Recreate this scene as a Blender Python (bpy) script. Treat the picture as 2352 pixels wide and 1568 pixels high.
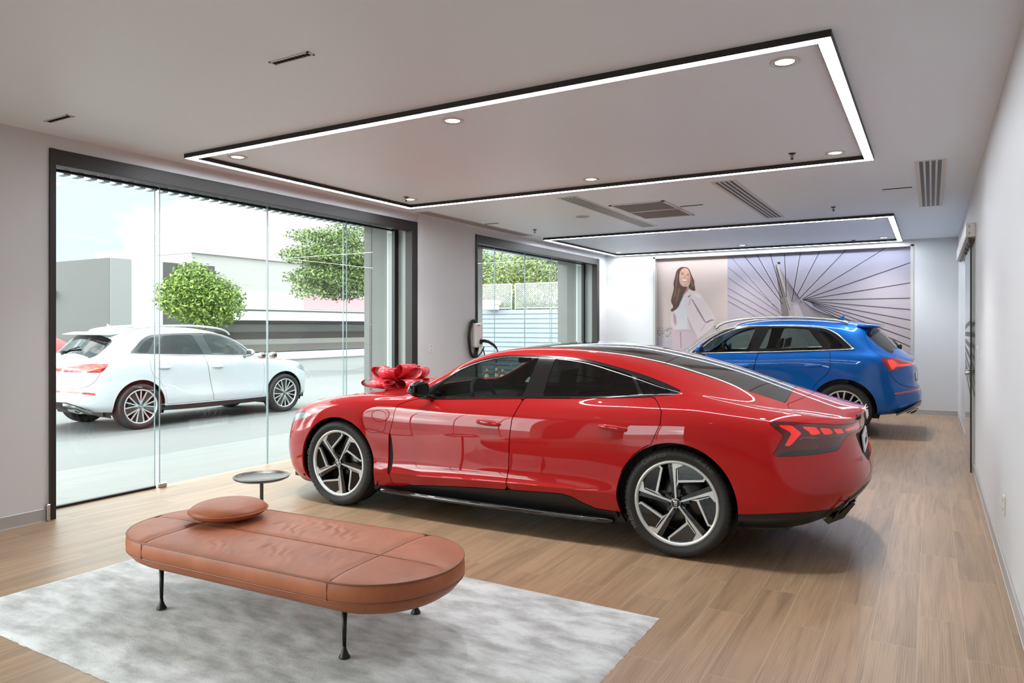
import bpy, bmesh, math, random
import numpy as np
from mathutils import Vector, Matrix

for o in list(bpy.data.objects): bpy.data.objects.remove(o)
SC = bpy.context.scene
COL = SC.collection
R = math.radians
rnd = random.Random(7)

# ================================================================ camera, world, sun, exposure
cam_d = bpy.data.cameras.new('camera'); cam = bpy.data.objects.new('camera', cam_d); COL.objects.link(cam)
cam_d.sensor_width = 36.0; cam_d.lens = 36.0 * 1644.0 / 2352.0
cam_d.shift_y = -34.0 / 2352.0; cam_d.clip_start = 0.05; cam_d.clip_end = 400
cam.location = (0, 0, 1.53); cam.rotation_euler = (R(90), 0, math.atan(964.0 / 1644.0))
SC.camera = cam
SC.view_settings.view_transform = 'Standard'; SC.view_settings.look = 'None'
SC.view_settings.gamma = 1.0; SC.view_settings.use_curve_mapping = False
SC.view_settings.exposure = 0.98
try:
    SC.cycles.use_denoising = True; SC.cycles.max_bounces = 10; SC.cycles.diffuse_bounces = 5
    SC.cycles.glossy_bounces = 5; SC.cycles.transparent_max_bounces = 24; SC.cycles.transmission_bounces = 6
    SC.cycles.caustics_reflective = False; SC.cycles.caustics_refractive = False
    SC.cycles.sample_clamp_indirect = 6.0
except Exception: pass

WORLD_STRENGTH = 1.45; SUN_STRENGTH = 1.2; LED_STRENGTH = 22.0; DOWN_WATTS = 48.0
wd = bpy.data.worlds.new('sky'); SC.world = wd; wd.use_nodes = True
nt = wd.node_tree; nt.nodes.clear()
wo = nt.nodes.new('ShaderNodeOutputWorld'); bg = nt.nodes.new('ShaderNodeBackground')
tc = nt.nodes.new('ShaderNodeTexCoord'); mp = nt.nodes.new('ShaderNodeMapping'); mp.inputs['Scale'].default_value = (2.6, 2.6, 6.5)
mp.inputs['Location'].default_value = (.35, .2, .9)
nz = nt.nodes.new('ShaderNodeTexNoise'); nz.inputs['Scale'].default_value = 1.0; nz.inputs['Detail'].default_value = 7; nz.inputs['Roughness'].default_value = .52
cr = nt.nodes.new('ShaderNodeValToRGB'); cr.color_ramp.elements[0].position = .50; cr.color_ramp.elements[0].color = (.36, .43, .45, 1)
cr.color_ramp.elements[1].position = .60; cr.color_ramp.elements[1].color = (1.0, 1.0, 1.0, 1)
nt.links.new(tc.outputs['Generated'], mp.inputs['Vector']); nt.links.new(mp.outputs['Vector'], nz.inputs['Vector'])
nt.links.new(nz.outputs['Fac'], cr.inputs['Fac']); # unseen low sky behind the camera, brightened to light room and car paint
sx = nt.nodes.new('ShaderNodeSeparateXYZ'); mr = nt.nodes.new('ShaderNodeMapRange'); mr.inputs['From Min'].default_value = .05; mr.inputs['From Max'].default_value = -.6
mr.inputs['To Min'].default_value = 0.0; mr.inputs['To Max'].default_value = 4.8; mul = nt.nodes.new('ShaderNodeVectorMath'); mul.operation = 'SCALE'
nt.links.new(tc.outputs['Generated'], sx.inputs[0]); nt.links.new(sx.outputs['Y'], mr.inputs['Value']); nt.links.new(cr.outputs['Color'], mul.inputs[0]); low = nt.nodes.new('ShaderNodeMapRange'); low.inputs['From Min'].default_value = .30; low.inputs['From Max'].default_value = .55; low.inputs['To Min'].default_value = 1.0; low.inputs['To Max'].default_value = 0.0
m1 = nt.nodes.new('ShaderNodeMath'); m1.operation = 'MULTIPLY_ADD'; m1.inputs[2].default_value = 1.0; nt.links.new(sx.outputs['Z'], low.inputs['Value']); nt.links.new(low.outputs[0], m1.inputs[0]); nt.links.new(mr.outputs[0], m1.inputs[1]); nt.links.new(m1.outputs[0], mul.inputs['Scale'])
# overcast-like zenith, brightened above the window view to add daylight indoors
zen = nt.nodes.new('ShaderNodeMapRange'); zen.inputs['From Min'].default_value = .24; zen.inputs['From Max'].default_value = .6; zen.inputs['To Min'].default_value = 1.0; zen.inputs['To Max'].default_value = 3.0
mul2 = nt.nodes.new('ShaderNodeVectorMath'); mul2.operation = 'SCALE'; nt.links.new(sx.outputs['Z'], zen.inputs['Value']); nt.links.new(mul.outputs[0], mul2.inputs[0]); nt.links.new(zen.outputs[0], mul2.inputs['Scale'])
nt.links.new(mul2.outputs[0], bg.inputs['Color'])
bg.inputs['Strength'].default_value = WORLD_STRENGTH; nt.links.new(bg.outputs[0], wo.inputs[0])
sun_d = bpy.data.lights.new('sun', 'SUN'); sun_d.energy = SUN_STRENGTH; sun_d.angle = R(1.5); sun_d.color = (1, .97, .92)
sun = bpy.data.objects.new('sun', sun_d); COL.objects.link(sun)
sun.rotation_euler = Vector((0.32, -0.62, -1.0)).to_track_quat('-Z', 'Y').to_euler()

# ================================================================ materials
MATS = {}
def srgb(r, g, b):
    f = lambda c: (c / 255 / 12.92) if c / 255 <= .04045 else ((c / 255 + .055) / 1.055)**2.4
    return (f(r), f(g), f(b), 1)
def pm(name, col, rough=.5, metal=0., coat=0., spec=.5, emis=None, estr=0., bump=None, var=None, alpha=None, sheen=0.):
    """principled material; col is sRGB 0-255; bump=(scale,strength,dist); var=(scale,amount)"""
    if name in MATS: return MATS[name]
    m = bpy.data.materials.new(name); m.use_nodes = True; n = m.node_tree; b = n.nodes['Principled BSDF']
    c = srgb(*col); b.inputs['Base Color'].default_value = c
    b.inputs['Roughness'].default_value = rough; b.inputs['Metallic'].default_value = metal
    b.inputs['Coat Weight'].default_value = coat; b.inputs['Coat Roughness'].default_value = .02
    b.inputs['Specular IOR Level'].default_value = spec
    if sheen: b.inputs['Sheen Weight'].default_value = sheen
    if emis: b.inputs['Emission Color'].default_value = srgb(*emis); b.inputs['Emission Strength'].default_value = estr
    if bump or var:
        t = n.nodes.new('ShaderNodeTexCoord')
    if var:
        z = n.nodes.new('ShaderNodeTexNoise'); z.inputs['Scale'].default_value = var[0]; z.inputs['Detail'].default_value = 5
        mx = n.nodes.new('ShaderNodeMixRGB'); mx.blend_type = 'MULTIPLY'
        rp = n.nodes.new('ShaderNodeValToRGB'); rp.color_ramp.elements[0].position = .3; rp.color_ramp.elements[1].position = .7
        k = 1 - var[1]; rp.color_ramp.elements[0].color = (k, k, k, 1)
        n.links.new(t.outputs['Object'], z.inputs['Vector']); n.links.new(z.outputs['Fac'], rp.inputs['Fac'])
        mx.inputs['Fac'].default_value = 1; mx.inputs['Color1'].default_value = c
        n.links.new(rp.outputs['Color'], mx.inputs['Color2']); n.links.new(mx.outputs['Color'], b.inputs['Base Color'])
    if bump:
        z = n.nodes.new('ShaderNodeTexNoise'); z.inputs['Scale'].default_value = bump[0]; z.inputs['Detail'].default_value = 4
        bp = n.nodes.new('ShaderNodeBump'); bp.inputs['Strength'].default_value = bump[1]; bp.inputs['Distance'].default_value = bump[2]
        n.links.new(t.outputs['Object'], z.inputs['Vector']); n.links.new(z.outputs['Fac'], bp.inputs['Height']); n.links.new(bp.outputs['Normal'], b.inputs['Normal'])
    MATS[name] = m; return m
def glassm(name, tint, ior=1.45, rough=0., refl=1.0):
    """thin pane: tinted see-through plus Fresnel mirror"""
    if name in MATS: return MATS[name]
    m = bpy.data.materials.new(name); m.use_nodes = True; n = m.node_tree; n.nodes.clear()
    o = n.nodes.new('ShaderNodeOutputMaterial'); mx = n.nodes.new('ShaderNodeMixShader'); tr = n.nodes.new('ShaderNodeBsdfTransparent')
    gl = n.nodes.new('ShaderNodeBsdfGlossy'); fr = n.nodes.new('ShaderNodeFresnel'); ge = n.nodes.new('ShaderNodeNewGeometry'); mr_ = n.nodes.new('ShaderNodeMapRange'); mr_.inputs['To Min'].default_value = ior; mr_.inputs['To Max'].default_value = 1/ior; n.links.new(ge.outputs['Backfacing'], mr_.inputs['Value']); n.links.new(mr_.outputs[0], fr.inputs['IOR'])
    tr.inputs['Color'].default_value = srgb(*tint); gl.inputs['Roughness'].default_value = rough; gl.inputs['Color'].default_value = (refl, refl, refl, 1)
    n.links.new(fr.outputs[0], mx.inputs[0]); n.links.new(tr.outputs[0], mx.inputs[1]); n.links.new(gl.outputs[0], mx.inputs[2]); n.links.new(mx.outputs[0], o.inputs[0])
    MATS[name] = m; return m
def emit(name, col, s):
    if name in MATS: return MATS[name]
    m = bpy.data.materials.new(name); m.use_nodes = True; n = m.node_tree; n.nodes.clear()
    o = n.nodes.new('ShaderNodeOutputMaterial'); e = n.nodes.new('ShaderNodeEmission'); e.inputs['Color'].default_value = srgb(*col); e.inputs['Strength'].default_value = s
    n.links.new(e.outputs[0], o.inputs[0]); MATS[name] = m; return m

def floor_mat():
    m = bpy.data.materials.new('oak_planks'); m.use_nodes = True; n = m.node_tree; b = n.nodes['Principled BSDF']; L = n.links.new; N = n.nodes.new
    t = N('ShaderNodeTexCoord'); mp = N('ShaderNodeMapping'); mp.inputs['Rotation'].default_value = (0, 0, R(90)); mp.inputs['Location'].default_value = (.3, .06, 0)
    br = N('ShaderNodeTexBrick'); br.offset = .38; br.inputs['Scale'].default_value = 1; br.inputs['Brick Width'].default_value = 1.2; br.inputs['Row Height'].default_value = .2
    br.inputs['Mortar Size'].default_value = .0014; br.inputs['Mortar Smooth'].default_value = .3; br.inputs['Bias'].default_value = 0
    br.inputs['Color1'].default_value = (0, 0, 0, 1); br.inputs['Color2'].default_value = (1, 1, 1, 1); br.inputs['Mortar'].default_value = (.5, .5, .5, 1)
    L(t.outputs['Object'], mp.inputs['Vector']); L(mp.outputs['Vector'], br.inputs['Vector'])
    # per-plank offset of the grain
    off = N('ShaderNodeVectorMath'); off.operation = 'MULTIPLY'; L(br.outputs['Color'], off.inputs[0]); off.inputs[1].default_value = (7.3, 11.7, 5.1)
    ad = N('ShaderNodeVectorMath'); L(mp.outputs['Vector'], ad.inputs[0]); L(off.outputs[0], ad.inputs[1])
    m2 = N('ShaderNodeMapping'); m2.inputs['Scale'].default_value = (.5, 9, 1); L(ad.outputs[0], m2.inputs['Vector'])
    g1 = N('ShaderNodeTexNoise'); g1.inputs['Scale'].default_value = 1.3; g1.inputs['Detail'].default_value = 6; g1.inputs['Distortion'].default_value = 1.6; L(m2.outputs[0], g1.inputs['Vector'])
    wv = N('ShaderNodeTexWave'); wv.wave_type = 'RINGS'; wv.inputs['Scale'].default_value = 6.5; wv.inputs['Distortion'].default_value = 5; wv.inputs['Detail'].default_value = 3; wv.inputs['Detail Scale'].default_value = 1.2
    m3 = N('ShaderNodeMapping'); m3.inputs['Scale'].default_value = (.42, 4.2, 1); L(ad.outputs[0], m3.inputs['Vector']); L(m3.outputs[0], wv.inputs['Vector'])
    g2 = N('ShaderNodeTexNoise'); g2.inputs['Scale'].default_value = 3.2; g2.inputs['Detail'].default_value = 8
    m4 = N('ShaderNodeMapping'); m4.inputs['Scale'].default_value = (1.0, 40, 1); L(ad.outputs[0], m4.inputs['Vector']); L(m4.outputs[0], g2.inputs['Vector'])
    a1 = N('ShaderNodeMath'); a1.operation = 'MULTIPLY_ADD'; L(wv.outputs['Fac'], a1.inputs[0]); a1.inputs[1].default_value = .19; L(g1.outputs['Fac'], a1.inputs[2])
    a2 = N('ShaderNodeMath'); a2.operation = 'MULTIPLY_ADD'; L(g2.outputs['Fac'], a2.inputs[0]); a2.inputs[1].default_value = .55; L(a1.outputs[0], a2.inputs[2])
    rp = N('ShaderNodeValToRGB'); e = rp.color_ramp.elements; e[0].position = .52; e[0].color = srgb(122, 95, 71); e[1].position = 1.0; e[1].color = srgb(164, 134, 104)
    L(a2.outputs[0], rp.inputs['Fac'])
    hs = N('ShaderNodeMixRGB'); hs.blend_type = 'MULTIPLY'; hs.inputs['Fac'].default_value = .16; L(rp.outputs['Color'], hs.inputs['Color1']); L(br.outputs['Color'], hs.inputs['Color2'])
    mx = N('ShaderNodeMixRGB'); L(br.outputs['Fac'], mx.inputs['Fac']); L(hs.outputs[0], mx.inputs['Color1']); mx.inputs['Color2'].default_value = srgb(176, 158, 136)
    L(mx.outputs[0], b.inputs['Base Color'])
    bp = N('ShaderNodeBump'); bp.inputs['Strength'].default_value = .08; bp.inputs['Distance'].default_value = .002; L(a2.outputs[0], bp.inputs['Height'])
    b2 = N('ShaderNodeBump'); b2.inputs['Strength'].default_value = .6; b2.inputs['Distance'].default_value = .002; b2.invert = True; L(br.outputs['Fac'], b2.inputs['Height']); L(bp.outputs[0], b2.inputs['Normal'])
    L(b2.outputs[0], b.inputs['Normal']); b.inputs['Roughness'].default_value = .40; b.inputs['Specular IOR Level'].default_value = .8
    MATS['floor'] = m; return m
def rug_mat():
    m = bpy.data.materials.new('silky_grey_pile'); m.use_nodes = True; n = m.node_tree; b = n.nodes['Principled BSDF']; L = n.links.new; N = n.nodes.new
    t = N('ShaderNodeTexCoord'); mp = N('ShaderNodeMapping'); mp.inputs['Scale'].default_value = (2.2, 5.0, 1); mp.inputs['Rotation'].default_value = (0, 0, R(-10)); L(t.outputs['Object'], mp.inputs['Vector'])
    a = N('ShaderNodeTexNoise'); a.inputs['Scale'].default_value = 1.9; a.inputs['Detail'].default_value = 9; a.inputs['Roughness'].default_value = .6; a.inputs['Distortion'].default_value = .15; L(mp.outputs[0], a.inputs['Vector'])
    f = N('ShaderNodeTexNoise'); f.inputs['Scale'].default_value = 170; f.inputs['Detail'].default_value = 3; L(t.outputs['Object'], f.inputs['Vector'])
    s = N('ShaderNodeMath'); s.operation = 'MULTIPLY_ADD'; L(f.outputs['Fac'], s.inputs[0]); s.inputs[1].default_value = .22; L(a.outputs['Fac'], s.inputs[2])
    rp = N('ShaderNodeValToRGB'); e = rp.color_ramp.elements; e[0].position = .46; e[0].color = srgb(146, 145, 142); e[1].position = .72; e[1].color = srgb(198, 199, 198)
    L(s.outputs[0], rp.inputs['Fac']); L(rp.outputs['Color'], b.inputs['Base Color'])
    bp = N('ShaderNodeBump'); bp.inputs['Strength'].default_value = .9; bp.inputs['Distance'].default_value = .006; L(s.outputs[0], bp.inputs['Height']); L(bp.outputs[0], b.inputs['Normal'])
    b.inputs['Roughness'].default_value = .75; b.inputs['Sheen Weight'].default_value = .5; b.inputs['Sheen Roughness'].default_value = .4
    return m
def leather_mat():
    m = bpy.data.materials.new('cognac_leather'); m.use_nodes = True; n = m.node_tree; b = n.nodes['Principled BSDF']; L = n.links.new; N = n.nodes.new
    t = N('ShaderNodeTexCoord')
    a = N('ShaderNodeTexNoise'); a.inputs['Scale'].default_value = 6; a.inputs['Detail'].default_value = 5; L(t.outputs['Object'], a.inputs['Vector'])
    rp = N('ShaderNodeValToRGB'); e = rp.color_ramp.elements; e[0].position = .3; e[0].color = srgb(152, 88, 59); e[1].position = .7; e[1].color = srgb(170, 102, 71)
    L(a.outputs['Fac'], rp.inputs['Fac']); L(rp.outputs['Color'], b.inputs['Base Color'])
    mp = N('ShaderNodeMapping'); mp.inputs['Rotation'].default_value = (0, 0, R(-55)); mp.inputs['Scale'].default_value = (1.2, 3.6, 1); L(t.outputs['Object'], mp.inputs['Vector'])
    w = N('ShaderNodeTexNoise'); w.inputs['Scale'].default_value = 3.0; w.inputs['Detail'].default_value = 2.0; w.inputs['Distortion'].default_value = .6; L(mp.outputs[0], w.inputs['Vector'])
    w2 = N('ShaderNodeMath'); w2.operation = 'POWER'; L(w.outputs['Fac'], w2.inputs[0]); w2.inputs[1].default_value = 2.0
    gr = N('ShaderNodeTexVoronoi'); gr.inputs['Scale'].default_value = 420; L(t.outputs['Object'], gr.inputs['Vector'])
    b1 = N('ShaderNodeBump'); b1.inputs['Strength'].default_value = .15; b1.inputs['Distance'].default_value = .02; L(w2.outputs[0], b1.inputs['Height'])
    b2 = N('ShaderNodeBump'); b2.inputs['Strength'].default_value = .12; b2.inputs['Distance'].default_value = .001; L(gr.outputs['Distance'], b2.inputs['Height']); L(b1.outputs[0], b2.inputs['Normal'])
    L(b2.outputs[0], b.inputs['Normal']); b.inputs['Roughness'].default_value = .42; b.inputs['Specular IOR Level'].default_value = .25
    return m

# ================================================================ object helpers
def tag(o, label=None, cat=None, group=None, kind=None):
    if label: o['label'] = label
    if cat: o['category'] = cat
    if group: o['group'] = group
    if kind: o['kind'] = kind
    return o
def empty(name, loc=(0, 0, 0), rz=0., label=None, cat=None, group=None, kind=None, parent=None):
    o = bpy.data.objects.new(name, None); COL.objects.link(o); o.location = loc; o.rotation_euler = (0, 0, rz)
    o.empty_display_size = .1
    if parent: o.parent = parent
    return tag(o, label, cat, group, kind)
def copy_tree(o, parent=None):
    c = o.copy(); COL.objects.link(c)
    if parent: c.parent = parent; c.matrix_parent_inverse = o.matrix_parent_inverse.copy()
    for ch in list(o.children): copy_tree(ch, c)
    return c
class MB:
    def __init__(s): s.v = []; s.f = []; s.m = []; s.sm = []; s.mats = []; s.cur = 0; s.smooth = False; s.M = Matrix()
    def mat(s, m):
        if m not in s.mats: s.mats.append(m)
        s.cur = s.mats.index(m); return s
    def add(s, V, F, smooth=None):
        b = len(s.v)
        for p in V: s.v.append(tuple(s.M @ Vector(p)))
        for f in F: s.f.append(tuple(b + i for i in f)); s.m.append(s.cur); s.sm.append(s.smooth if smooth is None else smooth)
        return s
    def box(s, x0, x1, y0, y1, z0, z1, bev=0.):
        if bev <= 0:
            V = [(x0,y0,z0),(x1,y0,z0),(x1,y1,z0),(x0,y1,z0),(x0,y0,z1),(x1,y0,z1),(x1,y1,z1),(x0,y1,z1)]
            return s.add(V, [(0,3,2,1),(4,5,6,7),(0,1,5,4),(1,2,6,5),(2,3,7,6),(3,0,4,7)], False)
        b = min(bev, (x1-x0)/2.01, (y1-y0)/2.01, (z1-z0)/2.01)
        rings = []
        for z, i in ((z0, b), (z0 + b, 0), (z1 - b, 0), (z1, b)):
            rings.append([(x0+i+b*(i==0),y0+i*1,z),(x1-i-b*(i==0),y0+i,z),(x1-i,y0+i+b*(i==0),z),(x1-i,y1-i-b*(i==0),z),(x1-i-b*(i==0),y1-i,z),(x0+i+b*(i==0),y1-i,z),(x0+i,y1-i-b*(i==0),z),(x0+i,y0+i+b*(i==0),z)])
        V = [p for r in rings for p in r]; F = []
        for k in range(3):
            for j in range(8): a = k*8+j; c = k*8+(j+1)%8; F.append((a, c, c+8, a+8))
        F.append(tuple(range(7, -1, -1))); F.append(tuple(24 + j for j in range(8)))
        return s.add(V, F, False)
    def rings(s, R_, close_u=True, cap0=False, cap1=False, smooth=True):
        n = len(R_[0]); V = [p for r in R_ for p in r]; F = []
        for k in range(len(R_) - 1):
            for j in range(n if close_u else n - 1):
                a = k*n+j; c = k*n+(j+1) % n; F.append((a, c, c+n, a+n))
        if cap0: F.append(tuple(range(n-1, -1, -1)))
        if cap1: F.append(tuple((len(R_)-1)*n + j for j in range(n)))
        return s.add(V, F, smooth)
    def revolve(s, prof, n=48, axis='z', c=(0,0,0), cap=False, smooth=True):
        """prof: (radius, height) list"""
        R_ = []
        for r, h in prof:
            ring = []
            for i in range(n):
                a = 2*math.pi*i/n; u, v = r*math.cos(a), r*math.sin(a)
                p = (u, v, h) if axis == 'z' else ((u, -h, v) if axis == 'y' else (h, u, v))
                ring.append((p[0]+c[0], p[1]+c[1], p[2]+c[2]))
            R_.append(ring)
        return s.rings(R_, True, cap, cap, smooth)
    def tube(s, pts, r, n=10, caps=True, closed=False, smooth=True):
        P = [Vector(p) for p in pts]; N = len(P); up = None; R_ = []
        rr = r if hasattr(r, '__len__') else [r]*N
        for i in range(N):
            if closed: t = (P[(i+1) % N] - P[i-1])
            else: t = (P[min(i+1, N-1)] - P[max(i-1, 0)])
            t = t.normalized() if t.length > 1e-9 else Vector((0, 0, 1))
            if up is None: up = t.orthogonal().normalized()
            up = (up - t*up.dot(t)); up = up.normalized() if up.length > 1e-6 else t.orthogonal().normalized()
            w = t.cross(up)
            R_.append([tuple(P[i] + (up*math.cos(2*math.pi*k/n) + w*math.sin(2*math.pi*k/n))*rr[i]) for k in range(n)])
        if closed: R_.append(R_[0])
        return s.rings(R_, True, caps and not closed, caps and not closed, smooth)
    def plate(s, poly, y0, y1, plane='xz', bev=0.):
        """extrude a 2-D polygon (ear-safe for simple outlines via ngon) between y0 and y1 on the remaining axis"""
        def P(p, h): return (p[0], h, p[1]) if plane == 'xz' else ((p[0], p[1], h) if plane == 'xy' else (h, p[0], p[1]))
        n = len(poly); V = [P(p, y0) for p in poly] + [P(p, y1) for p in poly]
        F = [tuple(range(n)), tuple(range(2*n-1, n-1, -1))] + [(i, i+n, (i+1) % n+n, (i+1) % n) for i in range(n)]
        return s.add(V, F, False)
    def build(s, name, parent=None, m=None, loc=None, rz=0., recalc=True, wn=False):
        me = bpy.data.meshes.new(name); me.from_pydata(s.v, [], s.f)
        for q in (s.mats or [m]): me.materials.append(q)
        me.polygons.foreach_set('material_index', s.m); me.polygons.foreach_set('use_smooth', s.sm); me.update()
        if recalc:
            bm = bmesh.new(); bm.from_mesh(me); bmesh.ops.recalc_face_normals(bm, faces=bm.faces[:]); bm.to_mesh(me); bm.free()
        o = bpy.data.objects.new(name, me); COL.objects.link(o)
        if parent: o.parent = parent
        if loc: o.location = loc
        if rz: o.rotation_euler = (0, 0, rz)
        return o
def text_mesh(txt, size, depth=.002, align='CENTER', shear=0.):
    cu = bpy.data.curves.new('t', 'FONT'); cu.body = txt; cu.size = size; cu.extrude = depth; cu.align_x = align; cu.align_y = 'CENTER'; cu.shear = shear; cu.resolution_u = 3
    o = bpy.data.objects.new('t', cu); COL.objects.link(o); dg = bpy.context.evaluated_depsgraph_get(); dg.update()
    me = bpy.data.meshes.new_from_object(o.evaluated_get(dg)); V = [tuple(v.co) for v in me.vertices]; F = [tuple(p.vertices) for p in me.polygons]
    bpy.data.objects.remove(o); bpy.data.curves.remove(cu); bpy.data.meshes.remove(me); return V, F
def add_text(mb, txt, size, origin, xdir, ydir, depth=.0015, align='CENTER', shear=0.):
    V, F = text_mesh(txt, size, depth, align, shear); x = Vector(xdir).normalized(); y = Vector(ydir).normalized(); z = x.cross(y); o = Vector(origin)
    mb.add([tuple(o + x*p[0] + y*p[1] + z*p[2]) for p in V], F, False)
def simple(name, parent, m, fn, **k):
    b = MB().mat(m); fn(b); return b.build(name, parent, **k)
# ---------------------------------------------------------------- smooth car skins (numpy)
def curve(knots, s):
    """monotone-ish cubic through (s, value) knots"""
    k = np.array(sorted(knots), float); x = k[:, 0]; y = k[:, 1]; s = np.clip(np.asarray(s, float), x[0], x[-1])
    n = len(x)
    if n == 1: return np.full(s.shape, y[0])
    d = np.diff(y) / np.diff(x); m = np.zeros(n); m[0] = d[0]; m[-1] = d[-1]
    for i in range(1, n - 1):
        h0, h1 = x[i] - x[i - 1], x[i + 1] - x[i]
        m[i] = (d[i - 1] * h1 + d[i] * h0) / (h0 + h1)
        if d[i - 1] * d[i] <= 0: m[i] *= 0.35
    i = np.clip(np.searchsorted(x, s, 'right') - 1, 0, n - 2); h = (x[i + 1] - x[i]); q = (s - x[i]) / h
    return ((2*q**3 - 3*q**2 + 1) * y[i] + (q**3 - 2*q**2 + q) * h * m[i] + (-2*q**3 + 3*q**2) * y[i + 1] + (q**3 - q**2) * h * m[i + 1])

def bs_rows(P, per, mirror_end=False, corr=0.8):
    """cubic B-spline refinement of array P along axis 0; per = samples per span (list or int)"""
    def ext(A):
        a = 2 * A[0] - A[1]
        if mirror_end:
            b = A[-2] * np.array([1, -1, 1])
        else:
            b = 2 * A[-1] - A[-2]
        return np.concatenate([a[None], A, b[None]], 0)
    E = ext(P); sm = (E[:-2] + 4 * E[1:-1] + E[2:]) / 6
    C = P + corr * (P - sm); C[0] = P[0]
    if not mirror_end: C[-1] = P[-1]
    E = ext(C); out = []; par = []
    n = len(P)
    for i in range(n - 1):
        k = per[i] if hasattr(per, '__len__') else per
        for j in range(k + (1 if i == n - 2 else 0)):
            q = j / k
            w = [(1 - q)**3 / 6, (3*q**3 - 6*q**2 + 4) / 6, (-3*q**3 + 3*q**2 + 3*q + 1) / 6, q**3 / 6]
            idx = [i, i + 1, i + 2, i + 3]
            v = 0
            for ww, ii in zip(w, idx):
                v = v + ww * (E[ii] if ii < len(E) else E[-1])
            out.append(v); par.append(i + q)
    return np.array(out), np.array(par)

def closing(x, p, q):
    x = np.clip(x, 0, 1); return (1 - (1 - x)**p)**(1 / q)

def skin(spec, ds=0.03, vper=8):
    """spec: rows of dict(t=,z=,f=,r=); returns grid points G[nu,nv,3], v-parameter array"""
    s0, s1 = spec['s0'], spec['s1']; LF, LR = spec['LF'], spec['LR']
    nf = spec.get('nf', 26)
    a = np.linspace(0, 1, nf) ** 2.4          # dense near the end
    sF = s0 + a * LF; sR = (s1 - a * LR)[::-1]
    mid = np.arange(sF[-1] + ds, sR[0] - ds * 0.4, ds)
    sg = np.concatenate([sF, mid, sR]); cols = []
    for r in spec['rows']:
        e0, e1 = r.get('f', s0), r.get('r', s1)
        s = sg.copy()
        mF = s < s0 + LF; s[mF] = (e0) + (s[mF] - s0) / LF * (s0 + LF - e0)
        mR = s > s1 - LR; s[mR] = e1 - (s1 - s[mR]) / LR * (e1 - (s1 - LR))
        z = curve(r['z'], s); t = curve(r['t'], s)
        cf = closing((sg - s0) / LF, *spec['pF']); cr = closing((s1 - sg) / LR, *spec['pR'])
        cols.append(np.stack([s, t * cf * cr, z], -1))
    P = np.stack(cols, 0)                    # rows x stations x 3
    per = spec.get('per', vper)
    G, par = bs_rows(P, per, True, spec.get('corr', 0.8))
    G = np.transpose(G, (1, 0, 2)); G[:, -1, 1] = 0
    for fl in spec.get('bumps', []):         # (s, z, radius_s, radius_z, amount)
        bs_, bz, rs, rz, am = fl
        side = np.clip((spec['vside'] + 0.6 - par) / 1.2, 0, 1)[None, :]
        w = np.exp(-(((G[..., 0] - bs_) / rs)**2 + ((G[..., 2] - bz) / rz)**2)) * side
        G[..., 1] += am * w
    return G, par

def grid_normals(G):
    du = np.gradient(G, axis=0); dv = np.gradient(G, axis=1)
    n = np.cross(du, dv); l = np.linalg.norm(n, axis=-1, keepdims=True); n = n / np.maximum(l, 1e-9)
    # fix the degenerate end stations with the neighbour's normals pushed outward
    # orientation: outward = +t on the sides
    sgn = np.sign(n[n.shape[0] // 2, n.shape[1] // 3, 1]); n = n * (sgn if sgn else 1)
    n[:, -1, 1] = 0; n = n / np.maximum(np.linalg.norm(n, axis=-1, keepdims=True), 1e-9)
    return n

def smooth_poly(pts, closed=True, n=5, sharp=()):
    """Catmull-Rom through points; indices in sharp stay corners"""
    P = [np.array(p, float) for p in pts]; N = len(P); out = []
    for i in range(N if closed else N - 1):
        p1, p2 = P[i], P[(i + 1) % N]
        p0 = P[i - 1] if (closed or i > 0) else 2 * p1 - p2
        p3 = P[(i + 2) % N] if (closed or i + 2 < N) else 2 * p2 - p1
        if i in sharp: p0 = 2 * p1 - p2
        if (i + 1) % N in sharp: p3 = 2 * p2 - p1
        for k in range(n):
            q = k / n
            out.append(0.5 * ((2*p1) + (-p0 + p2)*q + (2*p0 - 5*p1 + 4*p2 - p3)*q*q + (-p0 + 3*p1 - 3*p2 + p3)*q**3))
    if not closed: out.append(P[-1])
    return np.array(out)

def sdf(poly, X, Y):
    """signed distance, negative inside"""
    P = np.asarray(poly); d = np.full(X.shape, 1e9); inside = np.zeros(X.shape, bool)
    for i in range(len(P)):
        a, b = P[i], P[(i + 1) % len(P)]; e = b - a; L = e @ e
        if L < 1e-14: continue
        wx, wy = X - a[0], Y - a[1]; h = np.clip((wx * e[0] + wy * e[1]) / L, 0, 1)
        d = np.minimum(d, (wx - h * e[0])**2 + (wy - h * e[1])**2)
        c = ((a[1] > Y) != (b[1] > Y))
        if abs(e[1]) > 1e-12:
            c &= X < a[0] + (Y - a[1]) / e[1] * e[0]; inside ^= c
    d = np.sqrt(d); return np.where(inside, -d, d)

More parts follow.
